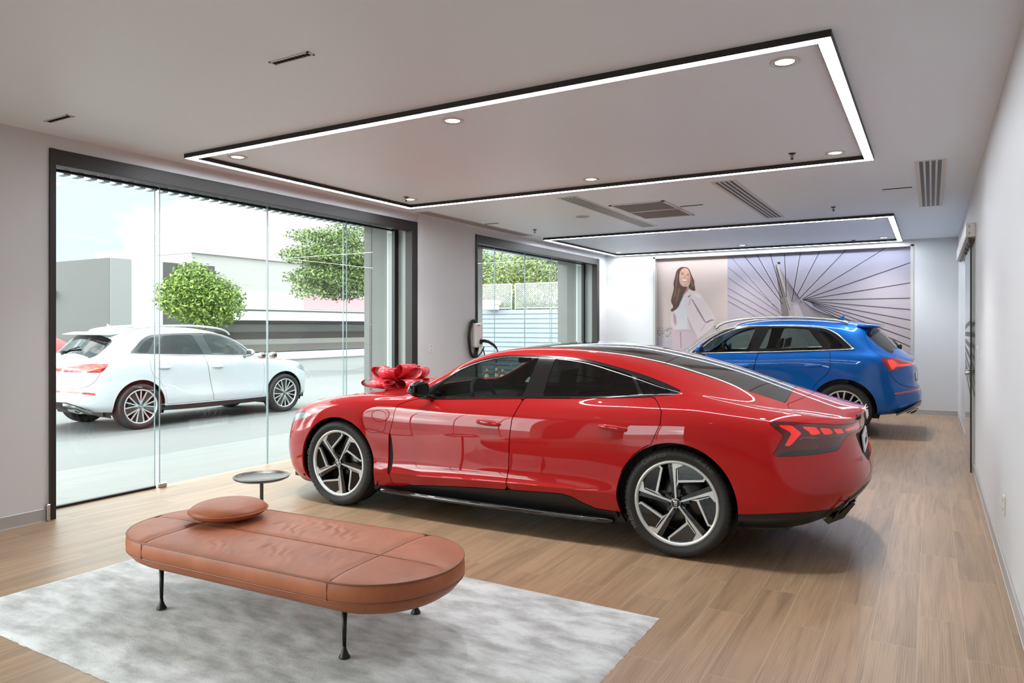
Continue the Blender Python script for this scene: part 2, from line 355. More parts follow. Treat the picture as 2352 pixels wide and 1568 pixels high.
class Skin:
    """polygon soup with per-vertex position, normal, v-parameter; can be split along a scalar field"""
    def __init__(s, V, N, A, F): s.V, s.N, s.A, s.F = V, N, A, F
    @classmethod
    def from_grid(c, G, par):
        nu, nv = G.shape[:2]; N = grid_normals(G)
        V = G.reshape(-1, 3); A = np.repeat(par[None], nu, 0).reshape(-1)
        F = []
        for i in range(nu - 1):
            for j in range(nv - 1):
                a = i * nv + j; F.append((a, a + 1, a + nv + 1, a + nv))
        return c(V, N.reshape(-1, 3), A, F)
    def split(s, d):
        """returns (outside, inside) Skins split at d=0"""
        d = np.where(np.abs(d) < 1e-6, 1e-6, d)
        neg = d < 0; Fo, Fi = [], []; nV, nN, nA = [], [], []; base = len(s.V); cache = {}
        def cut(a, b):
            k = (a, b) if a < b else (b, a)
            if k not in cache:
                i, j = k; q = d[i] / (d[i] - d[j]); q = float(q)
                nV.append(s.V[i] * (1 - q) + s.V[j] * q); n = s.N[i] * (1 - q) + s.N[j] * q
                nN.append(n / max(np.linalg.norm(n), 1e-9)); nA.append(s.A[i] * (1 - q) + s.A[j] * q)
                cache[k] = base + len(nV) - 1
            return cache[k]
        for f in s.F:
            c = 0
            for v in f: c += bool(neg[v])
            if c == 0: Fo.append(f); continue
            if c == len(f): Fi.append(f); continue
            o, i_ = [], []
            for k in range(len(f)):
                a, b = f[k], f[(k + 1) % len(f)]
                (i_ if neg[a] else o).append(a)
                if neg[a] != neg[b]:
                    m = cut(a, b); o.append(m); i_.append(m)
            if len(o) > 2: Fo.append(tuple(o))
            if len(i_) > 2: Fi.append(tuple(i_))
        if nV:
            V = np.concatenate([s.V, np.array(nV)]); N = np.concatenate([s.N, np.array(nN)]); A = np.concatenate([s.A, np.array(nA)])
        else: V, N, A = s.V, s.N, s.A
        return Skin(V, N, A, Fo), Skin(V, N, A, Fi)
    def field(s, dom, poly, vr):
        X = s.V[:, 0] if dom in ('side', 'top') else s.V[:, 1]
        Y = s.V[:, 2] if dom in ('side', 'end') else s.V[:, 1]
        d = sdf(poly, X, Y); bad = (s.A < vr[0]) | (s.A > vr[1])
        return np.where(bad, np.maximum(d, 0.05), d)
    def carve(s, dom, poly, gap=0.0, vr=(-1, 99), srange=None):
        d = s.field(dom, poly, vr)
        if srange is not None:
            bad = (s.V[:, 0] < srange[0]) | (s.V[:, 0] > srange[1]); d = np.where(bad, np.maximum(d, 0.05), d)
        out, ins = s.split(d - gap)
        if gap > 0:
            d2 = ins.field(dom, poly, vr)
            if srange is not None:
                bad = (ins.V[:, 0] < srange[0]) | (ins.V[:, 0] > srange[1]); d2 = np.where(bad, np.maximum(d2, 0.05), d2)
            _, ins = ins.split(d2 + gap)
        return out, ins
# ---------------------------------------------------------------- red four-door coupe: skin tables (s from front axle, t to the side, z up)
def red_spec():
    zc = [(-.95,.60),(-.80,.735),(-.6,.82),(-.3,.905),(0,.955),(.35,.985),(.55,1.0),(.75,1.085),(1.0,1.205),(1.2,1.29),(1.4,1.352),(1.6,1.388),(1.85,1.408),(2.1,1.405),(2.45,1.378),(2.8,1.312),(3.15,1.222),(3.45,1.125),(3.7,1.045),(3.88,.995),(4.0,.97)]
    z9 = [(-.95,.60),(-.8,.72),(-.6,.80),(-.3,.885),(0,.935),(.35,.965),(.55,.975),(.7,1.03),(.95,1.155),(1.14,1.25),(1.33,1.315),(1.5,1.348),(1.8,1.366),(2.13,1.36),(2.4,1.33),(2.76,1.262),(3.1,1.165),(3.4,1.065),(3.65,.995),(3.85,.96),(4.0,.945)]
    z8 = [(-.95,.60),(-.8,.70),(-.6,.80),(-.3,.885),(0,.94),(.35,.962),(.55,.965),(.7,.995),(.95,1.11),(1.14,1.21),(1.33,1.275),(1.5,1.306),(1.8,1.316),(2.17,1.297),(2.4,1.252),(2.65,1.19),(2.8,1.145),(3.0,1.10),(3.2,1.055),(3.45,1.01),(3.7,.975),(3.85,.95),(4.0,.93)]
    z6 = [(-.95,.57),(-.8,.66),(-.6,.775),(-.3,.875),(0,.925),(.35,.945),(.65,.945),(1,.952),(1.7,.99),(2.2,1.012),(2.7,1.045),(3.0,1.05),(3.3,1.02),(3.6,.985),(3.85,.945),(4.0,.925)]
    z5 = [(-.95,.53),(-.8,.62),(-.6,.70),(-.3,.80),(0,.845),(.35,.85),(1,.86),(2,.895),(2.6,.935),(3.0,.955),(3.4,.94),(3.8,.90),(4.0,.89)]
    def mid(a, b, k=.5, d=0.0):
        S = np.linspace(-.95, 4.0, 67); return list(zip(S, curve(a, S) * (1 - k) + curve(b, S) * k + d))
    t6 = [(-.95,.86),(-.6,.86),(0,.875),(.5,.88),(1,.872),(2,.862),(2.7,.848),(3.0,.842),(3.4,.82),(3.8,.80)]
    t8 = [(-.95,.60),(0,.64),(.45,.66),(.62,.76),(.75,.81),(1.0,.785),(1.5,.728),(2,.712),(2.35,.728),(2.65,.758),(2.85,.775),(3.1,.745),(3.5,.70),(4,.68)]
    t9 = [(-.95,.45),(0,.48),(.45,.54),(.6,.66),(.72,.71),(1.0,.675),(1.5,.618),(2,.60),(2.5,.59),(3.0,.57),(3.4,.555),(3.7,.56),(4,.56)]
    rows = [
        dict(z=[(-.9,.15),(-.5,.15),(0,.17),(.6,.165),(2.3,.165),(3.3,.24),(3.7,.28),(4.0,.34)], t=[(-.9,.84),(-.3,.88),(.6,.885),(2.4,.89),(3.3,.88),(4,.82)], f=-.80, r=3.86),
        dict(z=[(-.9,.23),(0,.26),(.6,.30),(.9,.325),(2.3,.355),(2.7,.30),(3.3,.31),(3.7,.345),(4.0,.40)], t=[(-.9,.90),(-.3,.95),(.5,.94),(.9,.965),(1.6,.968),(2.2,.966),(2.6,.96),(3.3,.955),(3.7,.94),(4,.90)], f=-.875, r=3.975),
        dict(z=[(-.9,.33),(0,.36),(.6,.345),(.9,.352),(2.3,.388),(3.3,.41),(4.0,.48)], t=[(-.9,.92),(-.3,.962),(.45,.955),(.9,.972),(1.6,.975),(2.3,.975),(2.9,.98),(3.4,.975),(3.8,.95),(4,.93)], f=-.915, r=4.045),
        dict(z=[(-.9,.42),(0,.50),(.6,.425),(2.3,.46),(3.3,.55),(4.0,.575)], t=[(-.9,.93),(-.3,.965),(.5,.938),(.9,.943),(1.6,.944),(2.1,.955),(2.9,.982),(3.4,.975),(3.8,.955),(4,.94)], f=-.935, r=4.07),
        dict(z=[(-.9,.48),(-.6,.58),(0,.68),(.6,.63),(2.3,.67),(3.3,.74),(4.0,.73)], t=[(-.9,.91),(-.3,.96),(.5,.944),(.9,.945),(1.6,.947),(2.1,.958),(2.9,.982),(3.4,.97),(3.8,.94),(4,.92)], f=-.935, r=4.02),
        dict(z=z5, t=[(-.95,.88),(-.6,.90),(-.2,.945),(.2,.948),(.6,.932),(1,.932),(2,.937),(2.5,.958),(2.95,.972),(3.4,.945),(3.8,.90),(4,.88)], f=-.925, r=4.0),
        dict(z=z6, t=t6, f=-.915, r=4.005),
        dict(z=mid(z6, z8, .5), t=mid(t6, t8, .5, .012), f=-.905, r=4.01),
        dict(z=z8, t=t8, f=-.89, r=4.015),
        dict(z=z9, t=t9, f=-.87, r=4.02),
        dict(z=mid(z9, zc, .75), t=[(-.95,.24),(0,.26),(.6,.33),(1,.32),(2,.29),(4,.29)], f=-.86, r=4.03),
        dict(z=zc, t=[(0, 0)], f=-.86, r=4.035),
    ]
    return dict(s0=-.93, s1=4.03, LF=.75, LR=.62, pF=(3.2, 2.6), pR=(3.0, 2.8), rows=rows, vside=6,
                nf=54, per=[4, 5, 8, 9, 13, 13, 8, 8, 5, 7, 7], corr=.85,
                bumps=[(0.0, .50, .42, .34, .014), (2.925, .50, .46, .36, .010)])
# ================================================================ the room
CE = 3.055; XL = -6.03; XR = .39; YB = 14.3; YN = -4.6; GX = -6.36
white = pm('white_wall_paint', (206, 207, 208), .6, bump=(60, .03, .001)); ceilm = pm('ceiling_paint', (228, 243, 254), .45)
bronze = pm('dark_bronze_metal', (40, 34, 31), .48, .2); blackm = pm('black_satin', (14, 13, 13), .45); steel = pm('brushed_steel', (190, 188, 184), .28, 1.)
basem = pm('grey_baseboard', (168, 165, 162), .4); glass = glassm('clear_pane', (240, 247, 244), 1.5); gedge = pm('glass_edge', (150, 172, 174), .2)
concrete = pm('outside_grey_render', (122, 122, 118), .7, var=(3, .1)); floorm = floor_mat()
def struct(name, mb, parent=None, m=None):
    o = mb.build(name, parent, m)
    if parent is None: o['kind'] = 'structure'
    return o
b = MB().mat(floorm); b.box(GX - .06, XR + .2, YN - .1, YB + .2, -.12, 0); struct('floor', b)
b = MB().mat(ceilm); b.box(-7.2, XR + .2, YN - .1, YB + .2, CE, CE + .2); struct('ceiling', b)
b = MB().mat(white); b.box(XR, XR + .2, YN, YB, 0, CE); struct('wall_right', b)
b = MB().mat(white)          # back wall with the recess that holds the mural
MX0, MX1, MZ = -4.99, -.27, 2.965
b.box(GX - .1, MX0, YB, YB + .25, 0, CE); b.box(MX1, XR, YB, YB + .25, 0, CE); b.box(MX0, MX1, YB, YB + .25, MZ, CE); b.box(MX0, MX1, YB + .12, YB + .25, 0, MZ)
struct('wall_back', b)
W1 = (3.036, 7.725); W2 = (9.176, 13.88); W4 = (-3.10, 1.585)
b = MB().mat(white)
b.box(-6.55, XL, W4[1], W1[0], 0, CE); b.box(-6.55, XL, YN, W4[0], 0, CE); b.box(-6.55, XL, W4[0], W4[1], 2.945, CE); b.box(-6.55, XL, W1[1], W2[0], 0, CE); b.box(-6.55, XL, W2[1], YB, 0, CE)
b.box(-6.55, XL, W1[0], W1[1], 2.945, CE); b.box(-6.55, XL, W2[0], W2[1], 2.945, CE)
b.box(XL, XL + .03, W1[1] + .005, 8.77, 0, CE)
struct('wall_left', b)
# plain wall behind the camera
b = MB().mat(white)
b.box(-6.55, -5.9, YN - .2, YN, 0, CE); b.box(-3.2, XR, YN - .2, YN, 0, CE); b.box(-5.9, -3.2, YN - .2, YN, 2.6, CE)
struct('wall_front', b)
# baseboards
def bboard(name, segs):
    b = MB().mat(basem)
    for (x0, x1, y0, y1) in segs: b.box(x0, x1, y0, y1, 0, .1, .004)
    b.mat(white)
    for (x0, x1, y0, y1) in segs: b.box(x0 - .0015, x1 + .0015, y0 - .0015, y1 + .0015, 0, .006)
    struct(name, b)
bboard('baseboard_right', [(XR - .013, XR, YN, 6.42), (XR - .013, XR, 6.425, 8.86), (XR - .013, XR, 10.3, YB)])
bboard('baseboard_back', [(-.262, XR - .013, YB - .013, YB), (XL, MX0, YB - .013, YB)])
bboard('baseboard_left', [(XL, XL + .013, W4[1] + .01, W1[0] - .015), (XL, XL + .013, YN, W4[0] - .01), (XL + .03, XL + .043, W1[1] + .03, 8.76), (XL, XL + .013, 8.78, W2[0] - .01)])
b = MB().mat(steel); b.box(XL, XL + .03, W1[0] - .03, W1[0] - .004, .0, .13, .003); b.box(XL, XL + .06, W1[0] - .03, W1[0] - .004, 0, .008); struct('trim_1', b)
b = MB().mat(pm('mural_frame_grey', (178, 176, 172), .4)); b.box(MX0, MX0 + .05, YB - .012, YB + .12, 0, MZ); b.box(MX1 - .05, MX1, YB - .012, YB + .12, 0, MZ); b.box(MX0, MX1, YB - .012, YB + .12, MZ - .03, MZ)
struct('trim_2', b)

def big_window(n, y0, y1, panes, knob_y=None, stub=None):
    w = empty('window_%d' % n, (XL, y0, 0), kind='structure')
    def P(name, mb): o = mb.build(name, w); o.location = (-XL, -y0, 0); return o
    f = MB().mat(bronze)
    f.box(XL - .10, XL + .015, y0, y1, 2.82, 2.945, .003)                     # header
    f.box(XL - .33, XL + .018, y0 - .002, y0 + .045, 0, 2.946, .003); f.box(XL - .10, XL + .018, y1 - .12, y1, 0, 2.946, .003)
    P('window_frame', f)
    f = MB().mat(blackm); f.box(GX - .012, GX + .012, y0, y1, 2.835, 2.858); P('top_rail', f)
    f = MB().mat(pm('reveal_grey', (150, 156, 152), .35)); f.box(GX - .15, XL - .10, y1 - .02, y1, 0, 2.82); P('side_reveal', f)
    f = MB().mat(blackm); f.box(GX - .02, GX + .03, y1 - .10, y1 - .02, 0, 2.9); P('end_post', f)
    for k, (a, c, off, rail) in enumerate(panes):
        g = MB().mat(glass); g.add([(GX + off, a, .012), (GX + off, c, .012), (GX + off, c, 2.93), (GX + off, a, 2.93)], [(0, 1, 2, 3)], False)
        o = P('glass_pane', g)
        e = MB().mat(gedge); e.box(GX + off - .004, GX + off + .006, a, a + .006, .012, 2.93); e.box(GX + off - .004, GX + off + .006, c - .006, c, .012, 2.93)
        if rail: e.mat(blackm).box(GX + off - .02, GX + off + .02, a, c, 0, .022)
        q = e.build('pane_edge', o)
    if knob_y:
        for yk in knob_y:
            k = MB().mat(steel); k.revolve([(0, .035), (.03, .035), (.034, .028), (.034, -.02), (.03, -.03), (0, -.03)], 28, 'x', (GX + .03, yk, 1.215)); k.mat(blackm); k.revolve([(0, .0365), (.012, .0365), (.012, .034)], 12, 'x', (GX + .03, yk, 1.215)); P('door_knob', k)
        k = MB().mat(steel); k.box(GX + .0, GX + .05, 4.17, 4.24, 0, .045, .006); P('patch_fitting', k)
    return w
big_window(1, W1[0], W1[1], [(3.1, 4.145, 0, True), (4.172, 5.452, .025, False), (5.46, 6.70, .025, False), (6.66, 7.66, 0, True)], (5.375, 5.53))
big_window(2, W2[0], W2[1], [(9.25, 10.26, 0, True), (10.22, 11.25, .025, False), (11.26, 12.32, .025, False), (12.28, 13.8, 0, True)])
big_window(3, W4[0], W4[1], [(-3.03, -1.99, 0, True), (-1.96, -.69, .025, False), (-.68, .56, .025, False), (.52, 1.52, 0, True)])
wn = empty('window_4', (-3, YN, 0), kind='structure')
f = MB().mat(bronze)
for a in (-5.9, -4.6, -3.25): f.box(a + 3, a + 3.05, -.1, -.04, 0, 2.6)
f.box(-2.9, -.2, -.1, -.04, 2.54, 2.6); f.build('window_frame', wn)
g = MB().mat(glass); g.add([(-2.9, -.07, 0), (-.2, -.07, 0), (-.2, -.07, 2.6), (-2.9, -.07, 2.6)], [(0, 1, 2, 3)], False); g.build('glass_pane', wn)
# daylight portals in the openings (they only guide sampling of the sky)
def portal(loc, rot, sx, sy):
    l = bpy.data.lights.new('portal', 'AREA'); l.shape = 'RECTANGLE'; l.size = sx; l.size_y = sy
    try: l.cycles.is_portal = True
    except Exception: pass
    o = bpy.data.objects.new('window_portal', l); COL.objects.link(o); o.location = loc; o.rotation_euler = rot
for y0, y1 in (W1, W2, W4): portal((-6.5, (y0 + y1) / 2, 1.45), (0, R(-90), 0), 2.85, y1 - y0)

portal((-4.55, YN - .15, 1.3), (R(90), 0, 0), 2.7, 2.6)
# sliding glass door on the right wall
d = empty('door_1', (XR, 8.86, 0), kind='structure')
b = MB().mat(glassm('door_pane', (196, 198, 190), 1.5)); b.add([(-.038, 0, .01), (-.038, 1.45, .01), (-.038, 1.45, 2.44), (-.038, 0, 2.44)], [(0, 1, 2, 3)], False); b.build('glass_pane', d)
b = MB().mat(blackm); b.box(-.044, -.03, -.006, .004, .008, 2.44); b.build('pane_edge', d)
b = MB().mat(pm('frosted_stripe', (128, 130, 126), .6))
for k in range(7):
    z = 1.60 - k * .125; n = 8; V = []; F = []
    for i in range(n + 1):
        yy = .02 + 1.4 * i / n; zz = z + (k - 1.2) * .045 * (i / n)**1.3
        V += [(-.0395, yy, zz), (-.0395, yy, zz - .05)]
    for i in range(n): F.append((2*i, 2*i+1, 2*i+3, 2*i+2))
    b.add(V, F, False)
b.build('frosted_stripes', d)
b = MB().mat(pm('track_white', (214, 212, 208), .4)); b.box(-.085, 0, -.1, 3.1, 2.46, 2.60, .004); b.mat(pm('grey_plastic', (90, 88, 86), .5)); b.box(-.06, -.02, .0, 3.0, 2.44, 2.462)
for y in (.1, .5, .95, 1.3): b.box(-.055, -.025, y, y + .09, 2.40, 2.45)
b.mat(blackm)
for z in (2.485, 2.50, 2.555, 2.57): b.box(-.062, -.05, -.1015, -.099, z, z + .006)
b.build('door_track', d)
b = MB().mat(steel); b.revolve([(0, .03), (.026, .03), (.026, -.05), (0, -.05)], 20, 'x', (-.038, .06, 1.05)); b.build('door_knob', d)
b = MB().mat(pm('red_label', (190, 60, 70), .5)); b.add([(-.0396, .10, 1.20), (-.0396, .16, 1.20), (-.0396, .16, 1.32), (-.0396, .10, 1.32)], [(0, 1, 2, 3)], False); b.build('label', d)

# ---------------------------------------------------------------- ceiling fittings
led = emit('led_diffuser', (238, 246, 255), LED_STRENGTH); trimw = pm('white_fitting', (205, 203, 200), .4)
def light_frame(x0, x1, y0, y1, label, w=.075, z=3.017):
    t = empty('ceiling_light_frame', ((x0+x1)/2, (y0+y1)/2, CE), label=label, cat='ceiling light', group=None)
    cx, cy = (x0+x1)/2, (y0+y1)/2; a, c = x1-cx, y1-cy
    h = MB().mat(bronze)
    def ring(mb, o, i, z0, z1):
        mb.box(-a+o, a-o, -c+o, -c+i, z0, z1); mb.box(-a+o, a-o, c-i, c-o, z0, z1); mb.box(-a+o, -a+i, -c+i, c-i, z0, z1); mb.box(a-i, a-o, -c+i, c-i, z0, z1)
    ring(h, 0, .004, z-CE, 0); ring(h, w-.004, w, z-CE, 0); ring(h, .004, w-.004, z-CE+.008, 0); h.build('housing', t)
    e = MB().mat(led); ring(e, .004, w-.004, z-CE+.001, z-CE+.007); e.build('diffuser', t)
light_frame(-5.70, -.444, 3.99, 7.155, 'large rectangular ceiling light frame with white glowing strip above the red car')
light_frame(-5.77, -.44, 10.90, 14.17, 'large rectangular ceiling light frame with white glowing strip above the blue car')
def downlight():
    t = empty('downlight', (0, 0, 0)); b = MB().mat(trimw)
    b.revolve([(.062, -.001), (.064, -.007), (.083, -.007), (.086, 0)], 36); b.build('trim_ring', t)
    b = MB().mat(pm('reflector', (225, 225, 225), .15, .9)); b.revolve([(.062, -.004), (.056, -.0025), (.052, -.001)], 36); b.build('reflector', t)
    b = MB().mat(emit('downlight_lens', (255, 250, 242), 4.5)); b.revolve([(0, -.0015), (.054, -.0025)], 32); b.build('lens', t)
    b = MB().mat(blackm); b.tube([(.059*math.cos(2*math.pi*k/36), .059*math.sin(2*math.pi*k/36), -.005) for k in range(36)], .0012, 6, closed=True); b.build('seal_ring', t)
    return t
dl0 = downlight(); first = True
GR1, GR3, GR2 = 'downlights inside the front light frame', 'added fill downlights behind the camera', 'downlights inside the rear light frame'
for (x, y, lab, g) in [(-.73, 4.35, 'round downlight in the near right corner of the front light frame, largest of all', GR1), (-3.06, 4.35, 'round downlight midway along the near side of the front light frame', GR1),
        (-5.38, 4.30, 'round downlight in the left corner of the front light frame, nearest the big window', GR1), (-.73, 6.85, 'round downlight in the far right corner of the front light frame', GR1),
        (-3.04, 6.80, 'round downlight midway along the far side of the front light frame', GR1), (-5.39, 6.78, 'round downlight in the far left corner of the front light frame beside a sprinkler', GR1),
        (-5.48, 11.12, 'round downlight in the near left corner of the rear light frame', GR2), (-3.06, 11.24, 'round downlight midway along the near side of the rear light frame', GR2), (-.74, 11.28, 'round downlight in the near right corner of the rear light frame', GR2),
        (-5.55, 13.8, 'round downlight in the far left corner of the rear light frame', GR2), (-3.06, 13.75, 'round downlight midway along the far side of the rear light frame', GR2), (-.71, 13.8, 'round downlight in the far right corner of the rear light frame', GR2),
        (-4.6, -.1, 'unseen fill downlight added behind the camera on the window side', GR3), (-1.6, -.1, 'unseen fill downlight added behind the camera on the wall side', GR3)]:  # last two are unseen lamps, added to brighten the rug and daybed
    o = dl0 if first else copy_tree(dl0); first = False; o.location = (x, y, CE); tag(o, lab, 'downlight', g)
    l = bpy.data.lights.new('downlight_beam', 'SPOT'); l.energy = DOWN_WATTS * (.22 if y > 13 else (.5 if y > 9 else 1)); l.spot_size = R(110); l.spot_blend = .9; l.shadow_soft_size = .06; l.color = (1, .99, .98)
    lo = bpy.data.objects.new('downlight_beam', l); COL.objects.link(lo); lo.parent = o; lo.location = (0, 0, -.02)
def sprinkler():
    t = empty('sprinkler', (0, 0, 0)); c = pm('dark_chrome', (96, 92, 90), .25, .9)
    b = MB().mat(c); b.revolve([(0, -.012), (.022, -.010), (.034, -.003), (.034, 0)], 24); b.build('escutcheon', t)
    b = MB().mat(c); b.revolve([(.005, -.01), (.005, -.05), (.0, -.05)], 12); b.tube([(-.013, 0, -.012), (-.015, 0, -.03), (-.003, 0, -.052)], .0025, 6); b.tube([(.013, 0, -.012), (.015, 0, -.03), (.003, 0, -.052)], .0025, 6)
    b.revolve([(0, -.056), (.016, -.054), (.016, -.051), (0, -.051)], 16); b.build('nozzle', t); return t
s0 = sprinkler(); first = True
for (x, y, lab) in [(-1.06, 6.68, 'sprinkler head at the far right inside the front light frame'), (-5.33, 6.63, 'sprinkler head at the far left inside the front light frame, next to a downlight'),
        (-5.38, 9.88, 'sprinkler head in the ceiling beside the left long air slot, near the second window'), (-1.08, 9.94, 'sprinkler head in the ceiling just in front of the rear light frame on the right'), (-1.19, 13.95, 'sprinkler head at the far side inside the rear light frame')]:
    o = s0 if first else copy_tree(s0); first = False; o.location = (x, y, CE); tag(o, lab, 'sprinkler', 'ceiling sprinklers')
def diffuser(x0, x1, y0, y1, lab):
    cx, cy = (x0+x1)/2, (y0+y1)/2; t = empty('air_diffuser', (cx, cy, CE), label=lab, cat='air vent', group='long slotted air diffusers'); a, c = (x1-x0)/2, (y1-y0)/2
    b = MB().mat(trimw); b.box(-a-.02, a+.02, -c-.01, -c+.01, -.004, 0); b.box(-a-.02, a+.02, c-.01, c+.01, -.004, 0); b.box(-a-.02, -a, -c, c, -.004, 0); b.box(a, a+.02, -c, c, -.004, 0); n = 4; wv = (2*a - .02) / n
    for k in range(n + 1): x = -a + .01 + k*wv; b.box(x-.009, x+.009, -c, c, -.0035, 0)
    b.build('frame', t); b = MB().mat(blackm); b.box(-a+.01, a-.01, -c+.01, c-.01, -.0012, -.0004); b.build('slots', t)
for x0, x1, lab in [(-5.95, -5.75, 'long slotted air diffuser in the ceiling beside the column between the windows'), (-3.82, -3.60, 'long slotted air diffuser left of the square return grille'),
                    (-2.0, -1.78, 'long slotted air diffuser right of the square return grille'), (-.12, .1, 'long slotted air diffuser close to the right wall')]: diffuser(x0, x1, 7.6, 10.48, lab)
t = empty('return_grille', (-3.15, 9.03, CE), label='wide square return air grille with fine louvres between two air diffusers', cat='air vent')
b = MB().mat(trimw); a, c = .36, .65
for (p, q, r_, s_) in [(-a, a, -c, -c+.04), (-a, a, c-.04, c), (-a, -a+.04, -c, c), (a-.04, a, -c, c), (-a, a, -.02, .02)]: b.box(p, q, r_, s_, -.008, 0)
b.build('frame', t); b = MB().mat(pm('grille_grey', (150, 148, 146), .5))
for k in range(46):
    y = -c + .045 + k * (2*c - .09) / 45
    if abs(y) > .025: b.box(-a+.04, a-.04, y-.004, y+.004, -.006, -.001)
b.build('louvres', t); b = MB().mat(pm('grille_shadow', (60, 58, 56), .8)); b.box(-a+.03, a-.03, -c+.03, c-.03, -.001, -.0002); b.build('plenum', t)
def slot(x, y, w, lab, framed):
    t = empty('slot_light', (x, y, CE), label=lab, cat='slot light', group='thin black slot lights')
    b = MB().mat(pm('slot_black', (3, 3, 3), .9, spec=.1)); b.box(-w/2, w/2, -.017, .017, -.003, 0); b.build('slot', t)
    if framed:
        b = MB().mat(trimw); b.box(-w/2-.012, w/2+.012, -.027, -.017, -.005, 0); b.box(-w/2-.012, w/2+.012, .017, .027, -.005, 0); b.box(-w/2-.012, -w/2, -.027, .027, -.005, 0); b.box(w/2, w/2+.012, -.027, .027, -.005, 0); b.build('frame', t)
        for k in range(10): x_ = -w/2 + (k+.5)*w/10 + .012; b = MB().mat(pm('dim_reflector', (60, 60, 60), .3, .8)); b.box(x_-.002, x_+.002, -.015, .015, -.0036, -.003); b.build('cell_divider', t)
slot(-3.14, 2.875, .29, 'framed slot light with ten dark cells in the ceiling nearest the camera', True)
slot(-5.52, 2.845, .29, 'framed slot light in the ceiling near the left wall', True)
slot(-2.61, 8.92, .29, 'thin black slot light beside the return grille', False)
slot(-.33, 8.96, .29, 'thin black slot light beside the right-hand air diffuser', False)
slot(-5.64, 8.98, .29, 'thin black slot light by the left air diffuser', False)
t = empty('ceiling_speaker', (-4.17, 9.04, CE), label='round flush ceiling speaker left of the air diffusers', cat='speaker'); b = MB().mat(trimw); b.revolve([(.10, 0), (.10, -.006), (.088, -.007)], 36); b.build('rim', t)
b = MB().mat(pm('speaker_mesh', (170, 168, 166), .7)); b.revolve([(.088, -.006), (0, -.008)], 36); b.build('mesh_cover', t)

# wall fittings
def wallplate(name, loc, rz, lab, cat, col, w=.075, h=.12, kind='switch'):
    t = empty(name, loc, rz, lab, cat); b = MB().mat(pm('plate_%d' % col[0], col, .4)); b.box(-w/2, w/2, -.009, 0, -h/2, h/2, .003); b.build('plate', t)
    b = MB().mat(pm('plate_detail', (200, 198, 194), .4))
    if kind == 'switch': b.box(-w*.28, w*.28, -.012, -.009, -h*.32, h*.32, .002); b.build('rocker', t)
    else:
        for z in (-.028, .028):
            b = MB().mat(pm('plate_detail', (200, 198, 194), .4)); b.box(-.018, .018, -.0105, -.0088, z-.014, z+.014, .002); q = b.build('socket', t)
            for x in (-.008, .008): b = MB().mat(pm('socket_dark', (60, 58, 56), .5)); b.box(x-.0015, x+.0015, -.0112, -.0104, z-.006, z+.006); b.build('socket_slot', q)
wallplate('light_switch', (XR, 8.18, 1.28), R(-90), 'white switch plate on the right wall beside the glass door', 'switch', (222, 212, 204), .09, .13)
wallplate('wall_socket', (XR, 5.35, .43), R(-90), 'pale wall socket plate low on the right wall', 'socket', (212, 202, 190), .075, .12, 'socket')
wallplate('wall_socket', (XL + .03, 8.0, 1.23), R(90), 'small white socket plate on the column between the windows', 'socket', (216, 214, 210), .09, .12, 'socket')
# ================================================================ rug, daybed, cushion, side table
rm = rug_mat()
def make_rug():
    x0, x1, y0, y1 = -4.53, -1.23, 1.775, 3.625; nx, ny = 165, 93; H = .014; rr = random.Random(3)
    b = MB().mat(rm); V = []; F = []
    def hz(x, y): return H + .0022*math.sin(x*23+math.sin(y*17)*2)*math.sin(y*31+x*5) + rr.uniform(-.0012, .0012)
    for j in range(ny+1):
        for i in range(nx+1):
            x = x0+(x1-x0)*i/nx; y = y0+(y1-y0)*j/ny; e = min(i, nx-i, j, ny-j)
            jx = rr.uniform(-.004, .004) if e == 0 else 0
            V.append((x+jx, y+jx, .001 if e == 0 else (H*.8 if e == 1 else hz(x, y))))
    for j in range(ny):
        for i in range(nx): a = j*(nx+1)+i; F.append((a, a+1, a+nx+2, a+nx+1))
    b.add(V, F, True); o = b.build('rug', recalc=False); o.location = (0, 0, 0)
    return tag(o, 'silky grey mottled rug lying under the brown leather daybed', 'rug')
make_rug()
leather = leather_mat(); seam = pm('leather_piping', (124, 74, 54), .45); blkmet = pm('black_powder_coat', (22, 21, 21), .4, .3)
def stadium(hx, r, ins, z, n=20, sag=0.):
    P = []; r2 = max(r-ins, .01)
    for side in (1, -1):
        for k in range(n+1):
            a = (-math.pi/2 + math.pi*k/n) if side == 1 else (math.pi/2 + math.pi*k/n)
            P.append((side*hx + r2*math.cos(a), r2*math.sin(a), z))
        for k in range(1, 14):
            q = k/14; P.append((side*hx*(1-2*q), side*r2, z))
    return P
bed = empty('daybed', (-2.96, 2.685, .0178), .06, 'long brown leather daybed with rounded ends standing on the grey rug', 'daybed')
HX, RR = .625, .40
def ringset(prof): return [stadium(HX, RR, i, z) for i, z in prof]
b = MB().mat(leather); b.rings(ringset([(.30, .195), (.20, .196), (.13, .205), (.075, .225), (.03, .255), (.006, .285), (.002, .296)]), cap0=True); b.build('base_cushion', bed)
b = MB().mat(leather); b.rings(ringset([(.004, .296), (-.004, .305), (-.006, .335), (-.003, .365), (.002, .378)])); b.build('side_band', bed)
